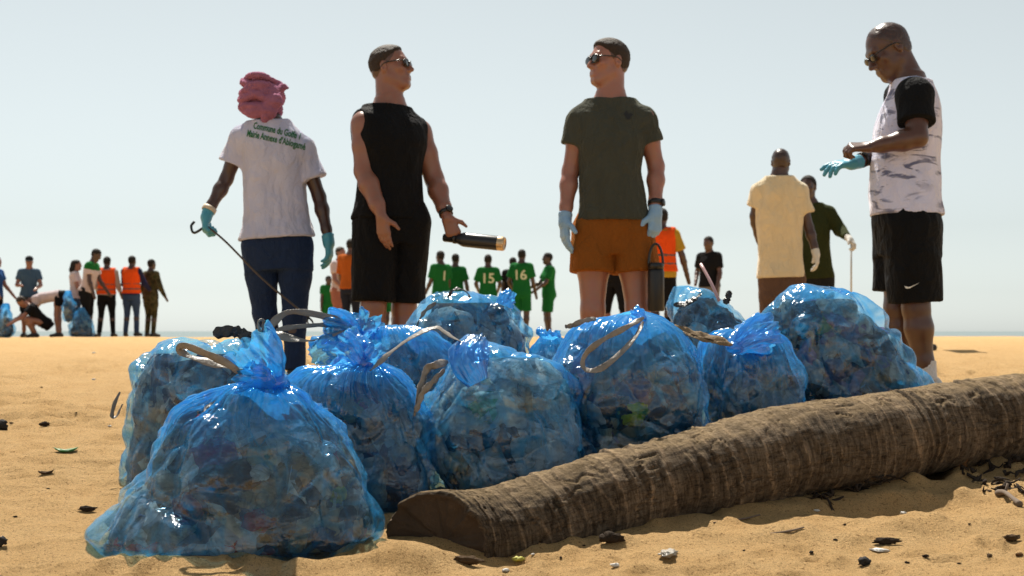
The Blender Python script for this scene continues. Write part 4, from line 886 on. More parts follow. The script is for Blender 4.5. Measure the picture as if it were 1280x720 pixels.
J = stand(770, 18.5, 1.68, -30, armA=(10, 15, 70, 40), armB=(10, 15, 70, 40), spread=.17); crowd(J, 'person in black seen between the legs of the olive t-shirt man', SK_TAN, (blk, 't_shirt', -.1, .6), (blk, 'trousers', 1.35), HAIR_BRN)
J = stand(827, 17, 1.70, 165, armA=(18, 8, 12), armB=(20, 8, 8), headyaw=20)
r_, t = crowd(J, 'person in orange safety vest over yellow sleeves behind the black jug', SK_DARK, (yellow, 't_shirt', -.12, .75, .08), (blk, 'trousers', 2.0)); vest(J, r_, orange, bandm)
J = stand(887, 22, 1.66, -40, armA=(28, -25, 70, 35), armB=(10, 5, 25), headpitch=-8); crowd(J, 'young man in black t-shirt and grey shorts with hand on hip', SK_DARK2, (blk, 't_shirt', -.06, .7), (greys, 'shorts', .95))
J = stand(1140, 12.6, 1.70, 120, armA=(12, 0, 10), armB=(14, 10, 20)); crowd(J, 'soldier in camouflage hidden behind the man with black sleeves', SK_DARK2, (camo, 'uniform_jacket', -.15, 1.9, .066), (camo, 'uniform_trousers', 2.0))

# ------------------------------------------------------------------ rubbish bags
def film_material():
    m, nt, out = newmat('blue_bag_film'); v = coords(nt)
    ga = N(nt, 'ShaderNodeAttribute', _attribute_name='gather'); cr = N(nt, 'ShaderNodeAttribute', _attribute_name='crease')
    tint = mixc(nt, (0.83, 0.94, 0.99), (0.11, 0.51, 0.95), ga.outputs['Fac'])
    tint = mixc(nt, tint, (0.36, 0.72, 0.96), cr.outputs['Fac'])
    tr = nt.nodes.new('ShaderNodeBsdfTransparent'); nt.links.new(tint, tr.inputs[0])
    df = N(nt, 'ShaderNodeBsdfDiffuse', Color=(0.045, 0.365, 0.82, 1)); tl = N(nt, 'ShaderNodeBsdfTranslucent', Color=(0.10, 0.555, 0.97, 1))
    nv = N(nt, 'ShaderNodeMixShader', Fac=.6); nt.links.new(df.outputs[0], nv.inputs[1]); nt.links.new(tl.outputs[0], nv.inputs[2])
    gl = N(nt, 'ShaderNodeBsdfGlossy', Color=(.95, .97, 1, 1), Roughness=.12)
    nb = bump(nt, noise(nt, v, 16, 3, .5, 1.2), .22, .012); vo = N(nt, 'ShaderNodeTexVoronoi', Scale=17.0, _feature='DISTANCE_TO_EDGE')
    wv = nt.nodes.new('ShaderNodeVectorMath'); wv.operation = 'ADD'; nz = N(nt, 'ShaderNodeTexNoise', Scale=9.0, Detail=3.0); nt.links.new(v, nz.inputs['Vector'])
    sc_ = N(nt, 'ShaderNodeVectorMath', _operation='SCALE'); sc_.inputs['Scale'].default_value = .16; nt.links.new(nz.outputs['Color'], sc_.inputs[0]); nt.links.new(v, wv.inputs[0]); nt.links.new(sc_.outputs[0], wv.inputs[1]); nt.links.new(wv.outputs[0], vo.inputs['Vector'])
    rp = ramp(nt, [(0, (1, 1, 1)), (.06, (0, 0, 0))]); nt.links.new(vo.outputs['Distance'], rp.inputs[0]); nb = bump(nt, rp.outputs[0], .10, .004, nb)
    ln = ramp(nt, [(.44, (0, 0, 0)), (.5, (1, 1, 1)), (.56, (0, 0, 0))]); nt.links.new(noise(nt, coords(nt, (1, 1, .45)), 8.0, 2, .5, 1.1), ln.inputs[0]); nb = bump(nt, ln.outputs[0], .30, .006, nb)
    ln = ramp(nt, [(.46, (0, 0, 0)), (.5, (1, 1, 1)), (.54, (0, 0, 0))]); nt.links.new(noise(nt, coords(nt, (.6, .6, 1.2)), 19.0, 2, .5, 1.2), ln.inputs[0]); nb = bump(nt, ln.outputs[0], .22, .004, nb)
    for n in (gl, df, tl): nt.links.new(nb, n.inputs['Normal'])
    mr = N(nt, 'ShaderNodeMapRange'); mr.inputs['To Min'].default_value = .04; mr.inputs['To Max'].default_value = .55; nt.links.new(ga.outputs['Fac'], mr.inputs[0])
    ad = N(nt, 'ShaderNodeMath', _operation='MULTIPLY_ADD'); ad.inputs[1].default_value = .26; nt.links.new(cr.outputs['Fac'], ad.inputs[0]); nt.links.new(mr.outputs[0], ad.inputs[2])
    lw = N(nt, 'ShaderNodeLayerWeight', Blend=.22); lwm = N(nt, 'ShaderNodeMath', _operation='MULTIPLY_ADD', _use_clamp=True); lwm.inputs[1].default_value = .30; nt.links.new(lw.outputs['Facing'], lwm.inputs[0]); nt.links.new(ad.outputs[0], lwm.inputs[2])
    a = nt.nodes.new('ShaderNodeMixShader'); nt.links.new(lwm.outputs[0], a.inputs[0]); nt.links.new(tr.outputs[0], a.inputs[1]); nt.links.new(nv.outputs[0], a.inputs[2])
    l5 = N(nt, 'ShaderNodeLayerWeight', Blend=.5); nt.links.new(nb, l5.inputs['Normal']); pw5 = N(nt, 'ShaderNodeMath', _operation='POWER'); pw5.inputs[1].default_value = 4.0; nt.links.new(l5.outputs['Facing'], pw5.inputs[0])
    fm = N(nt, 'ShaderNodeMath', _operation='MULTIPLY_ADD'); fm.inputs[1].default_value = .45; fm.inputs[2].default_value = .07; nt.links.new(pw5.outputs[0], fm.inputs[0])
    g2 = nt.nodes.new('ShaderNodeMixShader'); nt.links.new(fm.outputs[0], g2.inputs[0]); nt.links.new(a.outputs[0], g2.inputs[1]); nt.links.new(gl.outputs[0], g2.inputs[2]); nt.links.new(g2.outputs[0], out.inputs[0])
    return m
FILM = film_material()
m, nt, out = newmat('rubbish'); b = nt.nodes.new('ShaderNodeBsdfPrincipled'); at = N(nt, 'ShaderNodeAttribute', _attribute_name='col'); v = coords(nt)
c = mixc(nt, at.outputs['Color'], (0.5, 0.5, 0.5), .0); rr = ramp(nt, [(.30, (.55, .53, .52)), (.45, (1.0, 1.0, 1.0)), (.66, (1.3, 1.3, 1.3))]); nt.links.new(noise(nt, v, 15, 6, .72, .8), rr.inputs[0]); c = mixc(nt, c, rr.outputs[0], .85, 'MULTIPLY')
r6_ = ramp(nt, [(.46, (1, 1, 1)), (.5, (.35, .33, .32)), (.54, (1, 1, 1))]); nt.links.new(noise(nt, v, 11, 3, .6, 1.5), r6_.inputs[0]); c = mixc(nt, c, r6_.outputs[0], .6, 'MULTIPLY')
nt.links.new(c, b.inputs['Base Color']); b.inputs['Roughness'].default_value = .6; nt.links.new(bump(nt, noise(nt, v, 38, 5, .7, .8), .9, .025), b.inputs['Normal']); tl = nt.nodes.new('ShaderNodeBsdfTranslucent'); nt.links.new(c, tl.inputs[0]); mx = N(nt, 'ShaderNodeMixShader', Fac=.62); nt.links.new(b.outputs[0], mx.inputs[1]); nt.links.new(tl.outputs[0], mx.inputs[2]); nt.links.new(mx.outputs[0], out.inputs[0]); RUB = m
m, nt, out = newmat('grey_strap'); b = nt.nodes.new('ShaderNodeBsdfPrincipled'); v = coords(nt)
nt.links.new(mixc(nt, (0.10, 0.09, 0.08), (0.38, 0.345, 0.31), noise(nt, v, 22, 5, .6)), b.inputs['Base Color']); b.inputs['Roughness'].default_value = .38
nt.links.new(bump(nt, noise(nt, v, 70, 4, .6, 1), .5, .006), b.inputs['Normal']); nt.links.new(b.outputs[0], out.inputs[0]); STRAP = m
DARKFILM = plain('black_bag_film', (.018, .018, .02), .25, 0, .6, .4, 30, .5)
PAL = dict(white=(0.85, 0.85, 0.82), grey=(0.42, 0.42, 0.41), beige=(0.55, 0.46, 0.33), dark=(.018, .018, .022), navy=(0.05, 0.08, 0.16), brown=(0.19, 0.12, 0.075), purple=(.26, .04, .20), green=(.12, .32, .10), red=(.35, .03, .04), teal=(.06, .25, .30), tan=(0.46, 0.31, 0.17), pale=(0.66, 0.7, 0.67), lilac=(.32, .24, .40))
MIX_A = ['white', 'white', 'pale', 'beige', 'pale', 'tan', 'grey', 'dark', 'brown', 'beige', 'tan', 'grey', 'navy', 'brown', 'pale', 'dark', 'red', 'white', 'grey', 'beige', 'pale', 'grey']
_ico = None
def ico():
    global _ico
    if _ico is None:
        import bmesh
        bm = bmesh.new(); bmesh.ops.create_icosphere(bm, subdivisions=3, radius=1.0); bm.verts.ensure_lookup_table()
        _ico = (np.array([v.co[:] for v in bm.verts]), np.array([[v.index for v in f.verts] for f in bm.faces])); bm.free()
    return _ico
def crumple(rs, size, flat):
    v, f = ico(); v = v * (1 + .50 * fbm(v * 1.5 + rs.uniform(0, 90), 4, True)[:, None] + .22 * perlin(v * 3.1 + rs.uniform(0, 90))[:, None])
    return v * np.array([1, rs.uniform(.6, 1), flat]) * size, f
def bottle(rs):
    L = rs.uniform(.07, .10); r = rs.uniform(.024, .034); z = np.array([-L, -L * .98, -L * .5, 0, L * .35, L * .6, L * .85, L * .86, L]); q = np.array([.01, r, r * .96, r, r * .98, r * .55, .012, .016, .015])
    v, f = tube_np(np.stack([z, z * 0, z * 0], -1), q, 14); return v, np.vstack([f[:, [0, 1, 2]], f[:, [0, 2, 3]]])
def sheet(rs):
    k = 9; a, b = rs.uniform(.04, .085), rs.uniform(.03, .06); g = np.linspace(-1, 1, k); x, y = np.meshgrid(g * a, g * b); p_ = np.stack([x.ravel(), y.ravel(), x.ravel() * 0], -1)
    z = fbm(p_ * 26 + rs.uniform(0, 50), 2, True) * .014 + np.abs(x.ravel() * rs.uniform(-.4, .4)); t_ = np.stack([x.ravel(), y.ravel(), z], -1); v = np.vstack([t_, t_ - [0, 0, .003]]); f = gridfaces(k, k, False); f = np.vstack([f, f[:, ::-1] + k * k]); return v, np.vstack([f[:, [0, 1, 2]], f[:, [0, 2, 3]]])
def bag(label, D, rows, asp=.8, seed=0, nth=220, nt_=130, mix=None, neck=True, group='blue rubbish bags heaped behind the log', dens=70, corner=None, base_y=None, lump=1.25, pleat=1.0, zbase=None, spots=(), pleats=30, core=.84, sag=0.0):
    rs = np.random.RandomState(seed); rows = np.array(rows, float)
    y = rows[:, 0]; L = np.array([P(r[1], r[0], D) for r in rows]); Rr = np.array([P(r[2], r[0], D) for r in rows])
    cx = (L[:, 0] + Rr[:, 0]) / 2; w = (Rr[:, 0] - L[:, 0]) / 2; z = L[:, 2]
    c0 = cx[-1]; g = gz1(c0, D) if zbase is None else zbase
    z = z.copy(); zt, zb = z[0], z[-1]
    z = np.where(z > zb + (zt - zb) * .0, g + .004 + (z - zb) * (zt - g - .004) / (zt - zb), z)
    # resample along the outline
    s = np.concatenate([[0], np.cumsum(np.hypot(np.diff(w), np.diff(z)))]); t = np.linspace(0, s[-1], nt_ - 12)
    W, Z, CX = [np.interp(t, s, q) for q in (w, z, cx)]
    ker = np.ones(9) / 9; sm = lambda a: np.convolve(np.pad(a, 4, mode='edge'), ker, 'valid')
    W, Z, CX = sm(W), sm(Z), sm(CX)
    q = np.linspace(1, 0, 13)[1:]; W = np.concatenate([W, W[-1] * (.02 + .98 * q ** .8)]); Z = np.concatenate([Z, Z[-1] - .06 * (1 - q)]); CX = np.concatenate([CX, np.full(12, CX[-1])])
    n = len(W); th = np.linspace(0, 2 * np.pi, nth, endpoint=False); TH = np.repeat(th[None], n, 0)
    hf = np.clip((Z - g) / (zt - g), 0, 1)                                 # 0 at the sand, 1 at the neck
    pw = 2.0 + .9 * np.clip(1 - hf * 1.2, 0, 1)
    rr = (np.abs(np.cos(TH)) ** pw[:, None] + np.abs(np.sin(TH)) ** pw[:, None]) ** (-1 / pw[:, None])
    dep = W * asp; cap = np.max(W) * asp; dep = np.where(W > .05, np.maximum(dep, np.minimum(W, cap * .55 * np.sqrt(np.clip(1 - hf, 0, 1)))), dep)
    X = CX[:, None] + W[:, None] * rr * np.cos(TH); Y = D + dep[:, None] * rr * np.sin(TH); ZZ = np.repeat(Z[:, None], nth, 1)
    if corner:
        for ang, a_, sg, hz in corner:
            dd = np.abs((TH - math.radians(ang) + np.pi) % (2 * np.pi) - np.pi); k = a_ * np.exp(-(dd / sg) ** 2) * np.exp(-(hf[:, None] / hz) ** 2)
            X += k * math.cos(math.radians(ang)); Y += k * math.sin(math.radians(ang))
    Pt = np.stack([X, Y, ZZ], -1)
    dth = np.roll(Pt, -1, 1) - np.roll(Pt, 1, 1); ds = np.gradient(Pt, axis=0); nn = np.cross(ds, dth); nn /= np.linalg.norm(nn, axis=2)[..., None] + 1e-9
    cen = np.stack([CX, np.full(n, D), Z], -1)[:, None, :]
    sgn = np.sign(((Pt - cen) * nn).sum(-1).mean()); nn *= sgn
    fl = Pt.reshape(-1, 3); d = np.zeros(len(fl))
    for _ in range(46):
        c = fl[rs.randint(len(fl))]; sg = rs.uniform(.035, .095); d += lump * rs.uniform(-.016, .026) * np.exp(-((fl - c) ** 2).sum(1) / sg ** 2)
    H = np.repeat(hf[:, None], nth, 1).ravel(); G = np.clip((H - .50) / .50, 0, 1); tt = TH.ravel()
    if not neck: G = G * .12
    ringp = np.stack([np.cos(tt) * 2.2, np.sin(tt) * 2.2, H * 1.2], -1) + seed * 7.1
    wob = perlin(ringp * 1.4) * 1.6
    pl = 1 - np.abs(np.sin(tt * pleats / 2 + wob * 3.5)) ** .7; pl2 = 1 - np.abs(np.sin(tt * pleats * .83 + wob * 6 + 1.0)) ** .7
    Rloc = np.repeat(W[:, None], nth, 1).ravel()
    amp = pleat * (.026 * G ** 1.5) * np.clip(Rloc / .12, .25, 1)
    d += amp * (pl * .8 + pl2 * .5 - .5)
    streak = fbm(np.stack([np.cos(tt) * 5, np.sin(tt) * 5, H * 1.6], -1) + seed * 3.3, 2, True)
    d += streak * (.0075 * G + .0010) * np.clip(Rloc / .08, .2, 1)
    rot = np.array([[.8, .3, .5], [-.4, .9, .1], [-.4, -.3, .85]]); cr = fbm((fl @ rot) * np.array([4, 10, 8]) + seed, 2, True)
    cr2 = fbm((fl @ rot.T) * np.array([15, 5, 11]) + seed * 2, 2, True)
    body_ = (1 - .6 * G) * np.clip(Rloc / .08, .1, 1); d += (cr * .0050 + cr2 * .0020) * body_ * lump
    fe = fl[rs.randint(len(fl), size=85)] + rs.normal(size=(85, 3)) * .01; sq_ = np.array([1.0, 1.0, .55]); warp = perlin(fl * 9 + seed)[:, None] * .018
    f0 = fl[rs.randint(len(fl), size=34)]; c1_, c2_ = worley(fl + warp * 1.6, f0); d += body_ * lump * (np.clip((c2_ - c1_) / .10, 0, 1) - .5) * .020
    a1, a2 = worley(fl * sq_ + warp, fe * sq_); fac = np.clip((a2 - a1) / .055, 0, 1)
    fe2 = fl[rs.randint(len(fl), size=150)]; sq2 = np.array([.7, .7, 1.25]); b1_, b2_ = worley(fl * sq2 + warp * .6, fe2 * sq2); fac2 = np.clip((b2_ - b1_) / .03, 0, 1)
    d += body_ * lump * ((fac - .6) * .013 + (fac2 - .6) * .0022); cr = np.maximum(cr * .7, 1 - fac * 2.6)
    if sag: d += sag * perlin(fl * np.array([3, 3, 2.0]) + seed * 5)
    edge = np.clip(H / .06, 0, 1); fl2 = fl + nn.reshape(-1, 3) * (d * (.25 + .75 * edge) * (1 - .75 * np.clip((H - .75) / .25, 0, 1) * (d > 0)))[:, None]
    gnd = gz(fl2[:, 0], fl2[:, 1], False) - .03 if zbase is None else np.full(len(fl2), zbase); low = fl2[:, 2] < gnd; fl2[low, 2] = gnd[low]
    org = np.array([c0, D, g])
    root = thing('rubbish_bag', label, 'rubbish bag', tuple(org), group)
    f = gridfaces(n, nth); f = f if sgn > 0 else f[:, ::-1]
    # close the bottom fan by its tiny last ring
    me = mesh_np('film', fl2 - org, f); edge_b = np.clip(perlin(fl * 4.5 + seed * 9) * 1.6 - .35, 0, .35) * np.clip(H * 1.2, .3, 1); setf(me, 'gather', np.clip(np.clip(G * 1.05, 0, 1) ** 1.2 + edge_b, 0, 1)); setf(me, 'crease', np.clip((np.maximum(cr, cr2) - .45) * 2.2, 0, 1) * .8 + np.clip(pl - .55, 0, 1) * G)
    o = link('film', me, FILM, root)
    # the rubbish pressed against the film
    parts, cols = [], []
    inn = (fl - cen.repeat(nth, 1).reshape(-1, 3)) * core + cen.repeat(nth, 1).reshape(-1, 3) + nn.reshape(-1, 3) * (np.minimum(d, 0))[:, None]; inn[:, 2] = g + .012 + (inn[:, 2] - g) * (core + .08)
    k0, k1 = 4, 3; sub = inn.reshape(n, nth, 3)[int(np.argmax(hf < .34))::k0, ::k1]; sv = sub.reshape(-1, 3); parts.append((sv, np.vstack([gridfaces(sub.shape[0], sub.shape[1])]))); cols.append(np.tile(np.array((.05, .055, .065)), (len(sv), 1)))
    mixn = mix or MIX_A; tri = []
    cand = np.where((H > .06) & (H < (.80 if neck else .86)) & (np.sin(tt) < .45))[0]; ctop = cen.repeat(nth, 1).reshape(-1, 3); dm = np.minimum(d, .004)
    Pd = fl2.reshape(n, nth, 3); mono = np.argmax(Z) if False else 0
    def inside(vv, gap=.006, shift=False):
        vv[:, 2] = np.minimum(vv[:, 2], zt - (.03 if neck else .045))
        zi = np.interp(-vv[:, 2], -Z[:n - 12], np.arange(n - 12)); i0 = np.clip(np.rint(zi).astype(int), 0, n - 13)
        dx, dy = vv[:, 0] - CX[i0], vv[:, 1] - D; tp = np.arctan2(dy / np.maximum(dep[i0], .01), dx / np.maximum(W[i0], .01)); j = np.rint(tp / (2 * np.pi) * nth).astype(int) % nth
        mn = np.full(len(vv), 9.0)
        for di in (-3, 0, 3):
            for dj in (-3, 0, 3):
                q_ = Pd[np.clip(i0 + di, 0, n - 1), (j + dj) % nth]; mn = np.minimum(mn, np.hypot(q_[:, 0] - CX[i0], q_[:, 1] - D))
        rv = np.hypot(dx, dy)
        if shift: ov = float(np.max(rv - (mn - gap))); c_ = np.array([dx.mean(), dy.mean()]); c_ /= np.hypot(*c_) + 1e-6; vv[:, :2] -= c_ * max(ov, 0); return vv
        k_ = np.minimum(1, np.maximum(mn - gap, .005) / np.maximum(rv, 1e-4)); vv[:, 0] = CX[i0] + dx * k_; vv[:, 1] = D + dy * k_; return vv
    for k in range(int(dens * .8)):
        i = cand[rs.randint(len(cand))]; size = rs.uniform(.045, .085) if rs.rand() < .6 else rs.uniform(.085, .13); flat = rs.uniform(.2, .45); nrmv = nrm(nn.reshape(-1, 3)[i]); p0 = fl[i] + nrmv * (dm[i] - size * flat * .85 - .006)
        u_ = rs.rand(); v, ff = crumple(rs, size, flat) if u_ < .58 else (bottle(rs) if u_ < .76 else sheet(rs))
        e1 = nrm(np.cross(nrmv, rs.normal(size=3))); e2 = np.cross(nrmv, e1); p0 = fl[i] + nrmv * (dm[i] - v[:, 2].max() - .006); vv = p0 + v[:, :1] * e1 + v[:, 1:2] * e2 + v[:, 2:] * nrmv
        if (vv[:, 2] < g + .004).any(): vv[:, 2] = np.maximum(vv[:, 2], g + .005)
        vv = inside(inside(vv, rs.uniform(.002, .014), True), .002); tri.append((vv, ff)); cc = np.array(PAL[mixn[rs.randint(len(mixn))]]) * rs.uniform(.8, 1.9); cols.append(np.tile(np.clip(cc, 0, .92), (len(vv), 1)))
    for (ang, hh, size, colr, flat) in spots:                             # bits that show clearly through the film
        i = np.argmin((np.abs(H - hh)) * 3 + np.abs((tt - math.radians(ang) + np.pi) % (2 * np.pi) - np.pi)); nrmv = nrm(nn.reshape(-1, 3)[i]); p0 = fl[i] + nrmv * (dm[i] - size * flat - .002)
        v, ff = crumple(rs, size, flat); e1 = nrm(np.cross(nrmv, [0, 0, 1.])); e2 = np.cross(nrmv, e1); tri.append((inside(inside(p0 + v[:, :1] * e1 + v[:, 1:2] * e2 + v[:, 2:] * nrmv, .003, True), .002), ff)); cols.append(np.tile(np.array(colr), (len(v), 1)))
    # quads of the core as triangles, so that everything is one mesh
    cv, cq = parts[0]; ct = np.vstack([cq[:, [0, 1, 2]], cq[:, [0, 2, 3]]]); cv = inside(cv.copy(), .02); v, ff = merge([(cv, ct)] + tri)
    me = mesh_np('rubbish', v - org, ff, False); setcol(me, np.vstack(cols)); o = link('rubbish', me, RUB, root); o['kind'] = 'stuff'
    return root, org
def plume(root, pts, rad, ruf=.35, n=90, seed=0, name='tied_neck', lob=7, mat=None, flat=1.0, gather=.85):
    """gathered neck of film that flares into a ruffled mouth"""
    pts = np.array([P(*p) for p in pts]); k = np.linspace(0, 1, len(pts)); m_ = 46; C = catmull(pts, m_); r = np.interp(np.linspace(0, 1, m_), k, rad)
    T = np.gradient(C, axis=0); T /= np.linalg.norm(T, axis=1)[:, None]; u = nrm(np.cross(T[0], [.1, 1, .2])); a = np.linspace(0, 2 * np.pi, n, endpoint=False); V = []
    for i in range(m_):
        u = nrm(u - T[i] * (u @ T[i])); w = np.cross(T[i], u); s = i / (m_ - 1); q = np.stack([np.cos(a) * 1.6, np.sin(a) * 1.6, np.full(n, s * 1.5)], -1) + seed * 4.7
        R = r[i] * (1 + ruf * s ** .7 * (np.sin(a * lob + perlin(q) * 4) * .55 + perlin(q * 2.3) * .9) + .18 * (1 - np.abs(np.sin(a * 9 + perlin(q) * 3))))
        V.append(C[i] + R[:, None] * (np.cos(a)[:, None] * u + flat * np.sin(a)[:, None] * w) + T[i] * (s ** 2 * r[i] * .5 * perlin(q * 1.8 + 9))[:, None])
    me = mesh_np(name, np.vstack(V) - np.array(root.location), gridfaces(m_, n)); setf(me, 'gather', np.full(m_ * n, gather)); setf(me, 'crease', np.repeat(np.linspace(.5, .1, m_), n))
    return link(name, me, mat or FILM, root)
def knot(root, p, r, seed=0):
    c = P(*p); v, f = ico(); v = v * np.array([1.15, 1, .8]) * r * (1 + .3 * fbm(v * np.array([1.2, 1.2, 3]) + seed, 3, True)[:, None]); me = mesh_np('knot', v + c - np.array(root.location), f); setf(me, 'gather', np.full(len(v), 1.0)); setf(me, 'crease', np.full(len(v), .5)); return link('knot', me, FILM, root)
def strap(root, pts, width=.012, twist=(0, 60), mat=None, name='drawstring', n=60, seed=0, frm=(0, -1, .3)):
    """flat crinkled ribbon"""
    C = catmull(np.array([P(*p) for p in pts]), n); T = np.gradient(C, axis=0); T /= np.linalg.norm(T, axis=1)[:, None]; V = []; rs = np.random.RandomState(seed)
    for i in range(n):
        fwd = nrm(frm); sd = nrm(np.cross(T[i], fwd)); up = np.cross(sd, T[i]); a = math.radians(twist[0] + (twist[1] - twist[0]) * i / (n - 1)); a += .9 * float(perlin(np.array([[i * .09, seed * 1.7, 5.0]]))[0]); e = sd * math.cos(a) + up * math.sin(a); th = np.cross(T[i], e)
        wv = 1.15 * width * (.8 + .35 * float(perlin(np.array([[i * .13, seed * 3.1, 0]]))[0])) * min(1, .35 + min(i, n - 1 - i) * .15); q = [(-1, .0), (-.45, .9), (0, -.2), (.5, .8), (1, .1), (1, -.5), (.5, .1), (0, -.9), (-.45, .2), (-1, -.6)]
        V.append(np.array([C[i] + e * wv * x + th * (.0022 * y_) + th * .002 * float(perlin(np.array([[i * .4, x * 2, seed]]))[0]) for x, y_ in q]))
    me = mesh_np(name, np.vstack(V) - np.array(root.location), gridfaces(n, 10)); return link(name, me, mat or STRAP, root)

FINE = dict(nth=420, nt_=250)
MIDR = dict(nth=300, nt_=180)
# 1 the big one in front
r1, o1 = bag('large bulging blue bag with knotted neck on the sand in front of the others', 3.52, [(478, 322, 358), (484, 296, 368), (493, 256, 386), (507, 230, 404), (520, 216, 413), (545, 203, 428), (569, 191, 439), (590, 188, 452), (616, 174, 460), (645, 152, 468), (670, 132, 476), (688, 118, 474), (702, 150, 440)], .70, 11, dens=170, pleats=34,
    spots=[(255, .60, .045, (.30, .05, .22), .35), (238, .72, .05, (.30, .05, .24), .3), (318, .46, .030, (.75, .75, .72), .12), (305, .50, .05, (.46, .33, .18), .3), (283, .22, .035, (.42, .03, .05), .4), (248, .28, .035, (.40, .05, .09), .4), (290, .58, .06, (.62, .60, .46), .5), (262, .42, .07, (.07, .045, .03), .4), (275, .36, .06, (.45, .36, .22), .5), (300, .34, .045, (.04, .04, .04), .4), (322, .36, .035, (.50, .52, .12), .35), (225, .45, .06, (.46, .44, .38), .5), (240, .2, .06, (.42, .38, .30), .5), (210, .25, .07, (.40, .42, .40), .5)], **FINE)
knot(r1, (341, 478, 3.50), .032, 3)
plume(r1, [(341, 482, 3.50), (336, 462, 3.49), (328, 445, 3.47), (312, 424, 3.46)], [.022, .036, .052, .060], .30, seed=2, lob=5)
plume(r1, [(338, 482, 3.46), (322, 472, 3.42), (304, 470, 3.39)], [.018, .03, .042], .4, seed=8, lob=4, n=60, flat=.5)
strap(r1, [(302, 468, 3.42), (285, 455, 3.40), (255, 441, 3.40), (230, 432, 3.42), (225, 438, 3.44), (240, 447, 3.44), (270, 455, 3.44), (303, 462, 3.43)], .010, (20, 30), seed=1)
strap(r1, [(334, 470, 3.48), (331, 450, 3.47), (327, 425, 3.47), (323, 404, 3.48), (329, 404, 3.50), (326, 430, 3.50), (330, 455, 3.5)], .011, (70, 90), seed=2)
# 2 left, behind
r2, o2 = bag('tall blue bag behind the left of the large front bag, sagging side showing grey cloths', 4.32, [(424, 215, 318), (430, 195, 335), (440, 176, 345), (460, 165, 350), (500, 160, 352), (540, 158, 352), (580, 153, 352), (600, 150, 350), (612, 152, 346)], .75, 22, dens=110, neck=False, mix=['grey', 'pale', 'grey', 'white', 'navy', 'dark', 'grey'], lump=1.3, **MIDR)
strap(r2, [(150, 490, 4.28), (143, 505, 4.26), (140, 520, 4.25), (146, 520, 4.25), (153, 505, 4.25)], .006, seed=3)
strap(r2, [(316, 426, 4.25), (302, 417, 4.22), (288, 414, 4.2), (266, 417, 4.18)], .020, (10, 40), DARKFILM, 'torn_black_scrap', seed=4)
# 3 middle, behind the front bag
r3, o3 = bag('knotted blue bag between the large front bag and the cut end of the log', 3.98, [(452, 440, 472), (460, 410, 488), (468, 380, 500), (482, 360, 511), (500, 350, 520), (540, 350, 534), (580, 352, 543), (620, 358, 548), (645, 366, 546), (655, 376, 536)], .80, 33, dens=90, pleats=32, spots=[(285, .74, .05, (.30, .03, .24), .4), (272, .70, .045, (.38, .45, .30), .4), (265, .62, .05, (.05, .05, .08), .5), (285, .5, .055, (.34, .36, .36), .5)], mix=['navy', 'grey', 'pale', 'white', 'teal', 'pale', 'grey', 'dark', 'beige'], **FINE)
knot(r3, (455, 455, 3.94), .026, 5)
plume(r3, [(455, 458, 3.94), (448, 448, 3.94), (440, 438, 3.95), (428, 432, 3.96)], [.02, .032, .042, .046], .45, seed=12, lob=6)
plume(r3, [(455, 458, 3.94), (463, 446, 3.94), (470, 438, 3.95)], [.018, .03, .036], .45, seed=13, lob=5, n=60)
strap(r3, [(462, 464, 3.90), (480, 448, 3.88), (505, 428, 3.86), (530, 414, 3.86), (546, 410, 3.87), (560, 418, 3.9), (578, 428, 3.95)], .012, (30, 50), seed=5)
# 4 behind 3
r4, o4 = bag('blue bag with ruffled mouth and a wide grey strap loop, behind the knotted middle bag', 4.75, [(407, 478, 512), (412, 458, 528), (420, 448, 546), (436, 440, 566), (460, 436, 575), (500, 434, 580), (540, 436, 580), (580, 445, 575)], .8, 44, dens=50, mix=['white', 'grey', 'navy', 'dark', 'teal'], nth=220, nt_=140)
knot(r4, (445, 420, 4.68), .028, 7)
plume(r4, [(448, 424, 4.68), (436, 420, 4.66), (422, 414, 4.65), (410, 412, 4.66)], [.03, .05, .06, .055], .5, seed=21, lob=7)
plume(r4, [(446, 424, 4.68), (452, 412, 4.70), (456, 402, 4.72)], [.03, .05, .058], .5, seed=22, lob=6, n=70)
plume(r4, [(420, 432, 4.62), (405, 438, 4.58), (396, 444, 4.56)], [.04, .05, .04], .4, seed=23, lob=5, n=60)
strap(r4, [(444, 412, 4.66), (420, 400, 4.62), (390, 392, 4.60), (362, 390, 4.58), (345, 400, 4.57), (339, 412, 4.56), (352, 420, 4.55), (385, 426, 4.55), (410, 420, 4.57), (432, 412, 4.6)], .013, (20, 60), seed=6, n=90)
strap(r4, [(440, 410, 4.64), (410, 406, 4.6), (375, 408, 4.58), (345, 412, 4.57)], .009, (40, 20), seed=7)
# 5 centre top
r5, o5 = bag('blue bag with white sheeting inside at the top of the heap, below the steel bottle', 5.05, [(364, 548, 590), (368, 534, 615), (376, 524, 642), (390, 518, 655), (410, 515, 664), (440, 516, 672), (480, 518, 676), (520, 522, 674)], .75, 55, dens=60, neck=False, mix=['white', 'pale', 'white', 'grey', 'navy', 'dark', 'navy'], spots=[(240, .72, .09, (.66, .68, .66), .3), (255, .62, .08, (.6, .64, .62), .3), (300, .96, .03, (.66, .58, .42), .6)], nth=260, nt_=160)
strap(r5, [(560, 372, 4.86), (566, 363, 4.84), (574, 361, 4.84), (584, 366, 4.84), (588, 374, 4.84)], .007, mat=DARKFILM, seed=8)
strap(r5, [(545, 378, 4.82), (532, 388, 4.8), (524, 400, 4.78), (520, 412, 4.78)], .008, (30, 80), seed=9)
plume(r5, [(630, 382, 4.9), (634, 372, 4.9), (640, 364, 4.9)], [.03, .026, .014], .5, seed=31, lob=4, n=50)
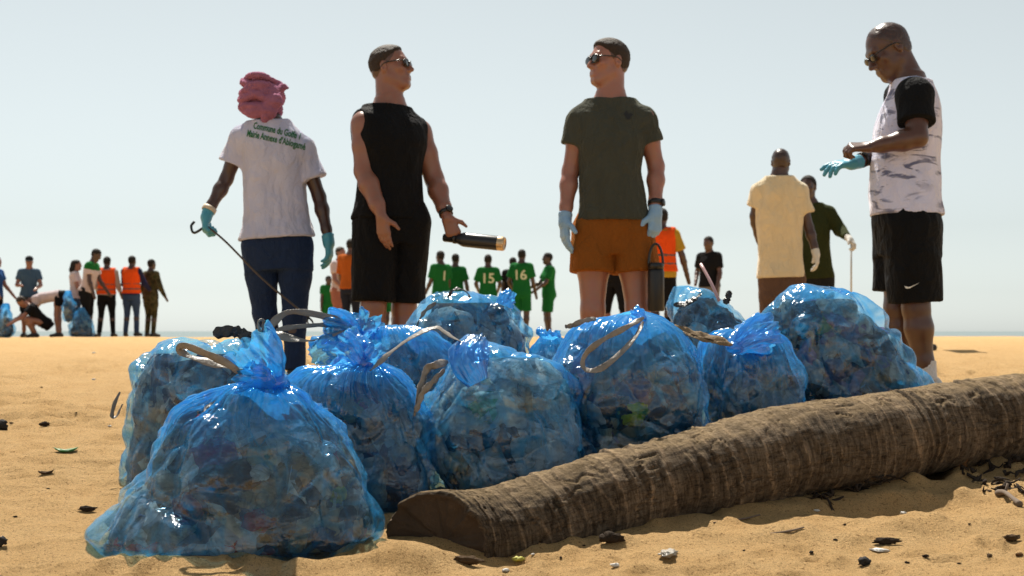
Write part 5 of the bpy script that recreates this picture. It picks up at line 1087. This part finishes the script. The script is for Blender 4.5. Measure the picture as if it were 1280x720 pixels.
# 6 centre front, white papers
r6, o6 = bag('open-hooded blue bag full of white sheets right behind the log', 4.06, [(428, 578, 606), (434, 568, 640), (444, 562, 680), (458, 555, 706), (474, 548, 720), (490, 536, 727), (520, 523, 733), (560, 526, 738), (590, 534, 739), (614, 545, 734)], .78, 66, dens=110, neck=False, mix=['white', 'pale', 'white', 'beige', 'white', 'white', 'grey', 'white', 'dark'], spots=[(262, .62, .115, (.92, .91, .86), .16), (275, .58, .115, (.92, .91, .86), .16), (285, .66, .115, (.92, .91, .86), .16), (270, .74, .115, (.92, .91, .86), .16), (296, .64, .06, (.30, .62, .22), .3), (255, .6, .04, (.2, .6, .3), .3), (280, .46, .115, (.92, .91, .86), .16), (262, .44, .115, (.92, .91, .86), .16), (300, .46, .07, (.26, .25, .22), .4), (245, .40, .07, (.03, .06, .08), .4), (270, .22, .08, (.015, .02, .03), .4), (290, .22, .08, (.015, .02, .04), .4)], **FINE)
plume(r6, [(598, 478, 3.90), (588, 458, 3.90), (586, 440, 3.92), (596, 424, 3.97)], [.028, .050, .048, .030], .35, seed=41, lob=4, flat=.6, gather=.55)
strap(r6, [(560, 452, 3.92), (545, 456, 3.86), (533, 462, 3.84), (528, 478, 3.82), (522, 498, 3.80), (518, 520, 3.80)], .013, (20, 80), seed=10)
strap(r6, [(556, 462, 3.88), (540, 478, 3.82), (528, 492, 3.80), (520, 515, 3.79)], .010, (60, 20), seed=11)
# 7 centre right
r7, o7 = bag('rounded blue bag with grey strap loop hanging on its front', 4.22, [(396, 772, 806), (399, 750, 822), (405, 728, 838), (416, 712, 854), (436, 698, 869), (460, 690, 880), (500, 692, 887), (540, 702, 884), (575, 712, 876), (600, 722, 864)], .80, 77, dens=95, pleats=26, pleat=.8, spots=[(264, .42, .035, (.55, .66, .03), .25), (270, .46, .03, (.55, .66, .03), .25), (292, .5, .06, (.38, .28, .30), .4), (300, .42, .06, (.40, .30, .26), .4), (265, .28, .07, (.40, .36, .27), .4), (280, .26, .07, (.36, .32, .24), .4), (255, .45, .06, (.02, .03, .04), .4), (246, .30, .07, (.2, .2, .2), .2)], mix=['white', 'grey', 'beige', 'navy', 'dark', 'grey', 'pale', 'lilac', 'pale'], **FINE)
plume(r7, [(800, 404, 4.16), (796, 398, 4.15), (788, 394, 4.15)], [.018, .028, .026], .4, seed=51, lob=6, n=70)
strap(r7, [(805, 397, 4.02), (785, 408, 3.99), (755, 424, 3.97), (734, 440, 3.96), (728, 455, 3.95), (735, 463, 3.945), (752, 460, 3.945), (775, 442, 3.95), (795, 420, 3.97), (804, 402, 4.01)], .009, (10, 25), seed=12, n=90)
strap(r7, [(745, 398, 4.15), (730, 401, 4.12), (714, 407, 4.10), (706, 408, 4.10)], .008, seed=13)
# 8 behind, dark contents
r8, o8 = bag('blue bag of dark rubbish with a pink stick poking out, behind the rounded bag', 5.35, [(358, 843, 858), (364, 838, 884), (374, 833, 914), (388, 830, 935), (404, 829, 942), (430, 828, 945), (470, 830, 945)], .85, 88, dens=60, neck=False, mix=['dark', 'navy', 'dark', 'dark', 'grey'], nth=220, nt_=140)
strap(r8, [(842, 381, 5.02), (856, 380, 5.0), (868, 374, 5.0), (877, 367, 5.0)], .012, mat=DARKFILM, name='black_scrap', seed=14)
strap(r8, [(906, 380, 5.2), (910, 372, 5.2), (912, 363, 5.2)], .014, mat=DARKFILM, name='black_scrap', seed=15)
v, f = tube_np([P(876, 330, 5.2), P(888, 352, 5.14), P(899, 376, 5.10)], .006, 8, seg=8); link('pink_stick', mesh_np('pink_stick', v - np.array(r8.location), f), plain('pink_plastic', (.55, .33, .33), .4), r8)
# 9 right of the rounded bag
r9, o9 = bag('small blue bag tied at the front with a fibrous straw-coloured strap', 4.45, [(411, 912, 952), (418, 890, 970), (428, 876, 982), (446, 868, 992), (470, 868, 999), (500, 874, 1004), (530, 884, 1003), (556, 892, 996)], .82, 99, dens=70, pleats=28, mix=['grey', 'beige', 'pale', 'navy', 'grey', 'dark'], spots=[(300, .62, .05, (.5, .46, .36), .5), (285, .48, .06, (.45, .43, .38), .5)], **MIDR)
knot(r9, (918, 434, 4.22), .020, 9)
plume(r9, [(918, 436, 4.22), (926, 428, 4.25), (942, 420, 4.3), (958, 416, 4.36)], [.02, .035, .05, .05], .4, seed=61, lob=6)
FIB = plain('straw_fibre', (.22, .16, .10), .8, 0, .2, .4, 60, .6)
strap(r9, [(838, 408, 4.20), (862, 415, 4.20), (890, 422, 4.20), (914, 430, 4.20)], .013, (10, 40), FIB, seed=16)
strap(r9, [(842, 412, 4.19), (868, 421, 4.19), (895, 428, 4.19), (916, 431, 4.19)], .008, (40, 10), FIB, seed=17)
# 10 the big one leaning on the log
r10, o10 = bag('big slumped blue bag of papers and bottles leaning on the log beside the black-sleeved man', 4.74, [(358, 1010, 1040), (361, 994, 1056), (366, 974, 1070), (382, 956, 1087), (402, 948, 1106), (424, 950, 1124), (446, 956, 1142), (468, 964, 1157), (482, 970, 1161), (510, 978, 1155), (535, 985, 1145), (560, 992, 1130)], .74, 110, dens=130, neck=False, mix=['white', 'pale', 'grey', 'lilac', 'navy', 'beige', 'dark', 'grey', 'brown', 'white', 'navy'], spots=[(262, .82, .06, (.25, .55, .25), .3), (275, .8, .07, (.40, .32, .50), .3), (285, .74, .07, (.42, .34, .52), .3), (285, .58, .04, (.40, .17, .12), .3), (272, .54, .06, (.03, .07, .14), .3), (296, .56, .06, (.45, .42, .34), .4), (280, .42, .06, (.30, .22, .12), .4), (255, .5, .05, (.3, .24, .4), .4), (290, .9, .06, (.6, .62, .6), .3)], lump=1.5, **FINE)
# 11 little knot between
r11, o11 = bag('small blue bag with a puffed knot between the paper-filled bag and the strap-loop bag', 4.95, [(420, 680, 694), (426, 674, 708), (436, 668, 722), (456, 664, 732), (490, 662, 738), (530, 664, 738)], .8, 121, dens=30, nth=180, nt_=110)
plume(r11, [(684, 424, 4.9), (685, 418, 4.9), (686, 413, 4.9)], [.02, .04, .03], .4, seed=71, lob=6, n=60)
# bags of the far group
GF = 'blue rubbish bags with the far group'
for lab, D, rows, sd in (('full blue bag standing on the sand before the stooping tall man', 28, [(383, 98, 104), (392, 94, 110), (404, 89, 115), (414, 87, 118), (421, 88, 117)], 131), ('half-empty blue bag on the sand in the hand of the royal blue shirt', 28.4, [(378, 4, 9), (390, 1, 14), (404, -2, 18), (413, -2, 18), (420, 0, 17)], 132), ('slim blue bag hanging beside the long-haired woman', 28.1, [(362, 82, 87), (376, 79, 92), (392, 78, 94), (402, 80, 92)], 133)):
    bag(lab, D, rows, .8, sd, 80, 50, ['dark', 'navy', 'grey'], True, GF, 14, zbase=None if sd < 133 else P(85, 402, 28.1)[2])

# ------------------------------------------------------------------ small litter on the sand
def onground(px, py):
    """where the sight line through a photo pixel meets the sand"""
    lo = None
    for D in np.arange(2.4, 30, .02):
        q = P(px, py, D)
        if q[2] <= gz(q[0], q[1])[0]: return q
    return P(px, py, 29)
CHIP = plain('dark_wood_chip', (.035, .024, .016), .9, 0, .2, .4, 60, .8); LEAFD = plain('dry_leaf', (.075, .045, .022), .85, 0, .2, .4, 50, .5); LEAFG = plain('green_leaf', (.04, .18, .03), .5); SCRAPW = plain('white_plastic_scrap', (.62, .60, .56), .35); STONE = plain('dark_stone', (.03, .028, .027), .8, 0, .3, .3, 40, .6); WEED = plain('dry_seaweed', (.035, .024, .017), .9, 0, .2, .5, 60, .7); HUSK = plain('coconut_husk', (.16, .085, .04), .95, 0, .1, .4, 70, .9); TWIG = plain('grey_twig', (.15, .11, .08), .9)
rs = np.random.RandomState(5)
def chip(px, py, w, label, cat='wood chip', mat=CHIP, name='wood_chip', group='dark chips on the sand', flat=.4, long=1.6, rot=None, curl=0.0):
    c = onground(px, py); size = w * .42 * c[1] / FPX; v, f = crumple(rs, 1.0, 1.0); v = v * (1 + .5 * perlin(v * 1.7 + rs.uniform(0, 50)))[:, None]; v = v * np.array([size, size / long, size * flat]); v[:, 2] += curl * size * (v[:, 0] / size) ** 2
    a = rs.uniform(0, 3.14) * .5 - .4 if rot is None else math.radians(rot); v = v @ np.array([[math.cos(a), math.sin(a), 0], [-math.sin(a), math.cos(a), 0], [0, 0, 1]])
    v[:, 2] -= v[:, 2].min() + size * flat * .35; o = link(name, mesh_np(name, v, f), mat, None, (c[0], c[1], gz(c[0], c[1])[0])); return tag(o, label, cat, group)
for px, py, w in [(1056, 658, 6), (1044, 678, 7), (1014, 694, 11), (1212, 658, 6), (1157, 700, 11), (1199, 707, 6), (1134, 706, 8), (701, 698, 7), (730, 685, 5), (19, 648, 7), (14, 532, 7), (60, 612, 5), (930, 690, 6), (30, 505, 4), (95, 520, 4), (52, 486, 4)]:
    chip(px, py, w * .75, 'small dark chip of bark lying on the open sand')
chip(764, 685, 26, 'curled dark piece of bark on the sand before the log', long=2.2, flat=.5, rot=-5, group=None)
chip(1265, 677, 19, 'larger brown chip of bark on the sand to the right of the log shadow', mat=LEAFD, group=None); chip(1237, 700, 12, 'brown lump near the bottom of the sand slope', mat=LEAFD, group=None); chip(1274, 697, 10, 'reddish brown chip beside the brown lumps', mat=HUSK, group=None)
chip(1107, 681, 30, 'knobbly dark twig above the white scrap', 'twig', CHIP, 'twig', None, .25, 4, 6); chip(1080, 709, 14, 'black charred lump on the sand below the white scrap', 'charcoal', STONE, 'charcoal_lump', None, .8, 1.2)
chip(1100, 690, 20, 'torn white plastic scrap under the knobbly twig', 'plastic scrap', SCRAPW, 'plastic_scrap', None, .2, 1.5, -30); chip(836, 696, 28, 'crumpled clear-white plastic wrapper before the log', 'wrapper', plain('clear_plastic', (.50, .45, .38), .25, 0, .6, .3, 60, .8), 'plastic_wrapper', None, .30, 1.3)
for px, py, w, l in [(632, 716, 9, 'white shell-like piece at the foot of the log end'), (769, 713, 11, 'flat white scrap half buried before the log'), (1129, 644, 7, 'pale pebble on the edge of the log shadow'), (1021, 643, 7, 'white flake inside the log shadow'), (666, 694, 6, 'tiny white bit right under the log'), (117, 442, 4, 'white speck far up the sand beside the tall bag'), (117, 476, 5, 'white speck on the sand level with the tall bag'), (137, 535, 4, 'white crumb next to the strap of the tall bag')]:
    chip(px, py, w, l, 'scrap', SCRAPW, 'white_scrap', None, .4, 1.5)
chip(648, 707, 14, 'yellow green shred at the foot of the log', 'scrap', plain('yellow_green_scrap', (.40, .38, .06), .6), 'green_scrap', None, .4, 1.5)
chip(83, 567, 24, 'green leaf lying on the sand left of the bags', 'leaf', LEAFG, 'leaf', None, .15, 2.6, 20, .2); chip(56, 534, 12, 'short dark twig left of the bags', 'twig', CHIP, 'twig', None, .4, 2.6, 25); chip(57, 593, 17, 'flat dark leaf left of the bags', 'leaf', LEAFD, 'leaf', None, .2, 2.0, 8, .2); chip(109, 641, 18, 'dark ragged leaf beside the large front bag', 'leaf', CHIP, 'leaf', None, .35, 2.2, 10)
chip(2, 538, 15, 'black stone at the sand beyond the green leaf', 'stone', STONE, 'stone', None, .8, 1.2); chip(1, 684, 14, 'black stone near the large front bag', 'stone', STONE, 'stone', None, .8, 1.2); chip(585, 708, 36, 'brown sliver of palm bark at the sand heap by the log end', 'bark', LEAFD, 'bark_sliver', None, .25, 4, -12)
# debris caught under the raised part of the log
for px, py, w, l in [(1162, 590, 34, 'brown coconut husk wedged under the log'), (1196, 584, 20, 'pale husk shred under the log'), (1129, 596, 16, 'thin husk stub under the log'), (1075, 596, 26, 'tan husk half in the dark under the log')]:
    chip(px, py, w, l, 'husk', HUSK, 'coconut_husk', None, .9, 1.2)
def weed(px, py, w, h, n, label):
    c = onground(px, py); parts = []; k = c[1] / FPX
    for _ in range(n):
        a = rs.uniform(0, 6.28); p0 = np.array([rs.normal() * w * .3 * k, rs.normal() * .05, rs.uniform(0, h * .4) * k]); L_ = rs.uniform(.3, .8) * w * k; d = np.array([math.cos(a), math.sin(a) * .5, rs.uniform(-.1, .25)])
        pts = [p0 + d * L_ * t + rs.normal(size=3) * .008 for t in (0, .33, .66, 1)]; parts.append(tube_np(pts, [rs.uniform(.003, .009)] * 3 + [.002], 6, .5, 8))
    v, f = merge(parts); g = gz(c[0] + v[:, 0], c[1] + v[:, 1]) - gz(c[0], c[1])[0]; v[:, 2] = np.maximum(v[:, 2], 0) + g
    o = link('seaweed_clump', mesh_np('seaweed_clump', v, f), WEED, None, (c[0], c[1], gz(c[0], c[1])[0])); tag(o, label, 'seaweed', kind='stuff')
weed(1256, 590, 40, 12, 16, 'black dried weed by the log above the root twig'); weed(1262, 612, 40, 10, 16, 'dark brown fibrous weed beside the root twig'); weed(1060, 610, 60, 22, 40, 'dark matted weed in the hollow under the log'); weed(1020, 618, 40, 14, 22, 'dark weed where the log meets the shadowed sand'); weed(1213, 590, 18, 8, 10, 'small black weed tuft beside the husks')
c = onground(1250, 622); pts = [onground(1248, 620), onground(1256, 624) + UP * .012, onground(1266, 629) + UP * .006, onground(1275, 634)]
v, f = merge([tube_np(np.array(pts) + UP * .008 - c, [.012, .007, .006, .009], 8, seg=14), tube_np(np.array([pts[1], pts[1] + np.array([.01, 0, .035])]) - c, .004, 6)]); o = link('root_twig', mesh_np('root_twig', v, f), TWIG, None, tuple(c)); tag(o, 'knotted grey root twig on the sand right of the log shadow', 'twig')
for px, py, l in [(930, 652, 'thin pale grass stalk on the shadowed sand'), (985, 668, 'long dry stalk on the sunlit sand below the log shadow')]:
    c = onground(px, py); pts = [onground(px - 38, py + 3) + UP * .004 - c, UP * .008, onground(px + 20, py - 6) + UP * .006 - c]; v, f = tube_np(pts, [.002, .003, .002], 6, seg=14); o = link('dry_stalk', mesh_np('dry_stalk', v, f), TWIG, None, tuple(c)); tag(o, l, 'stalk')
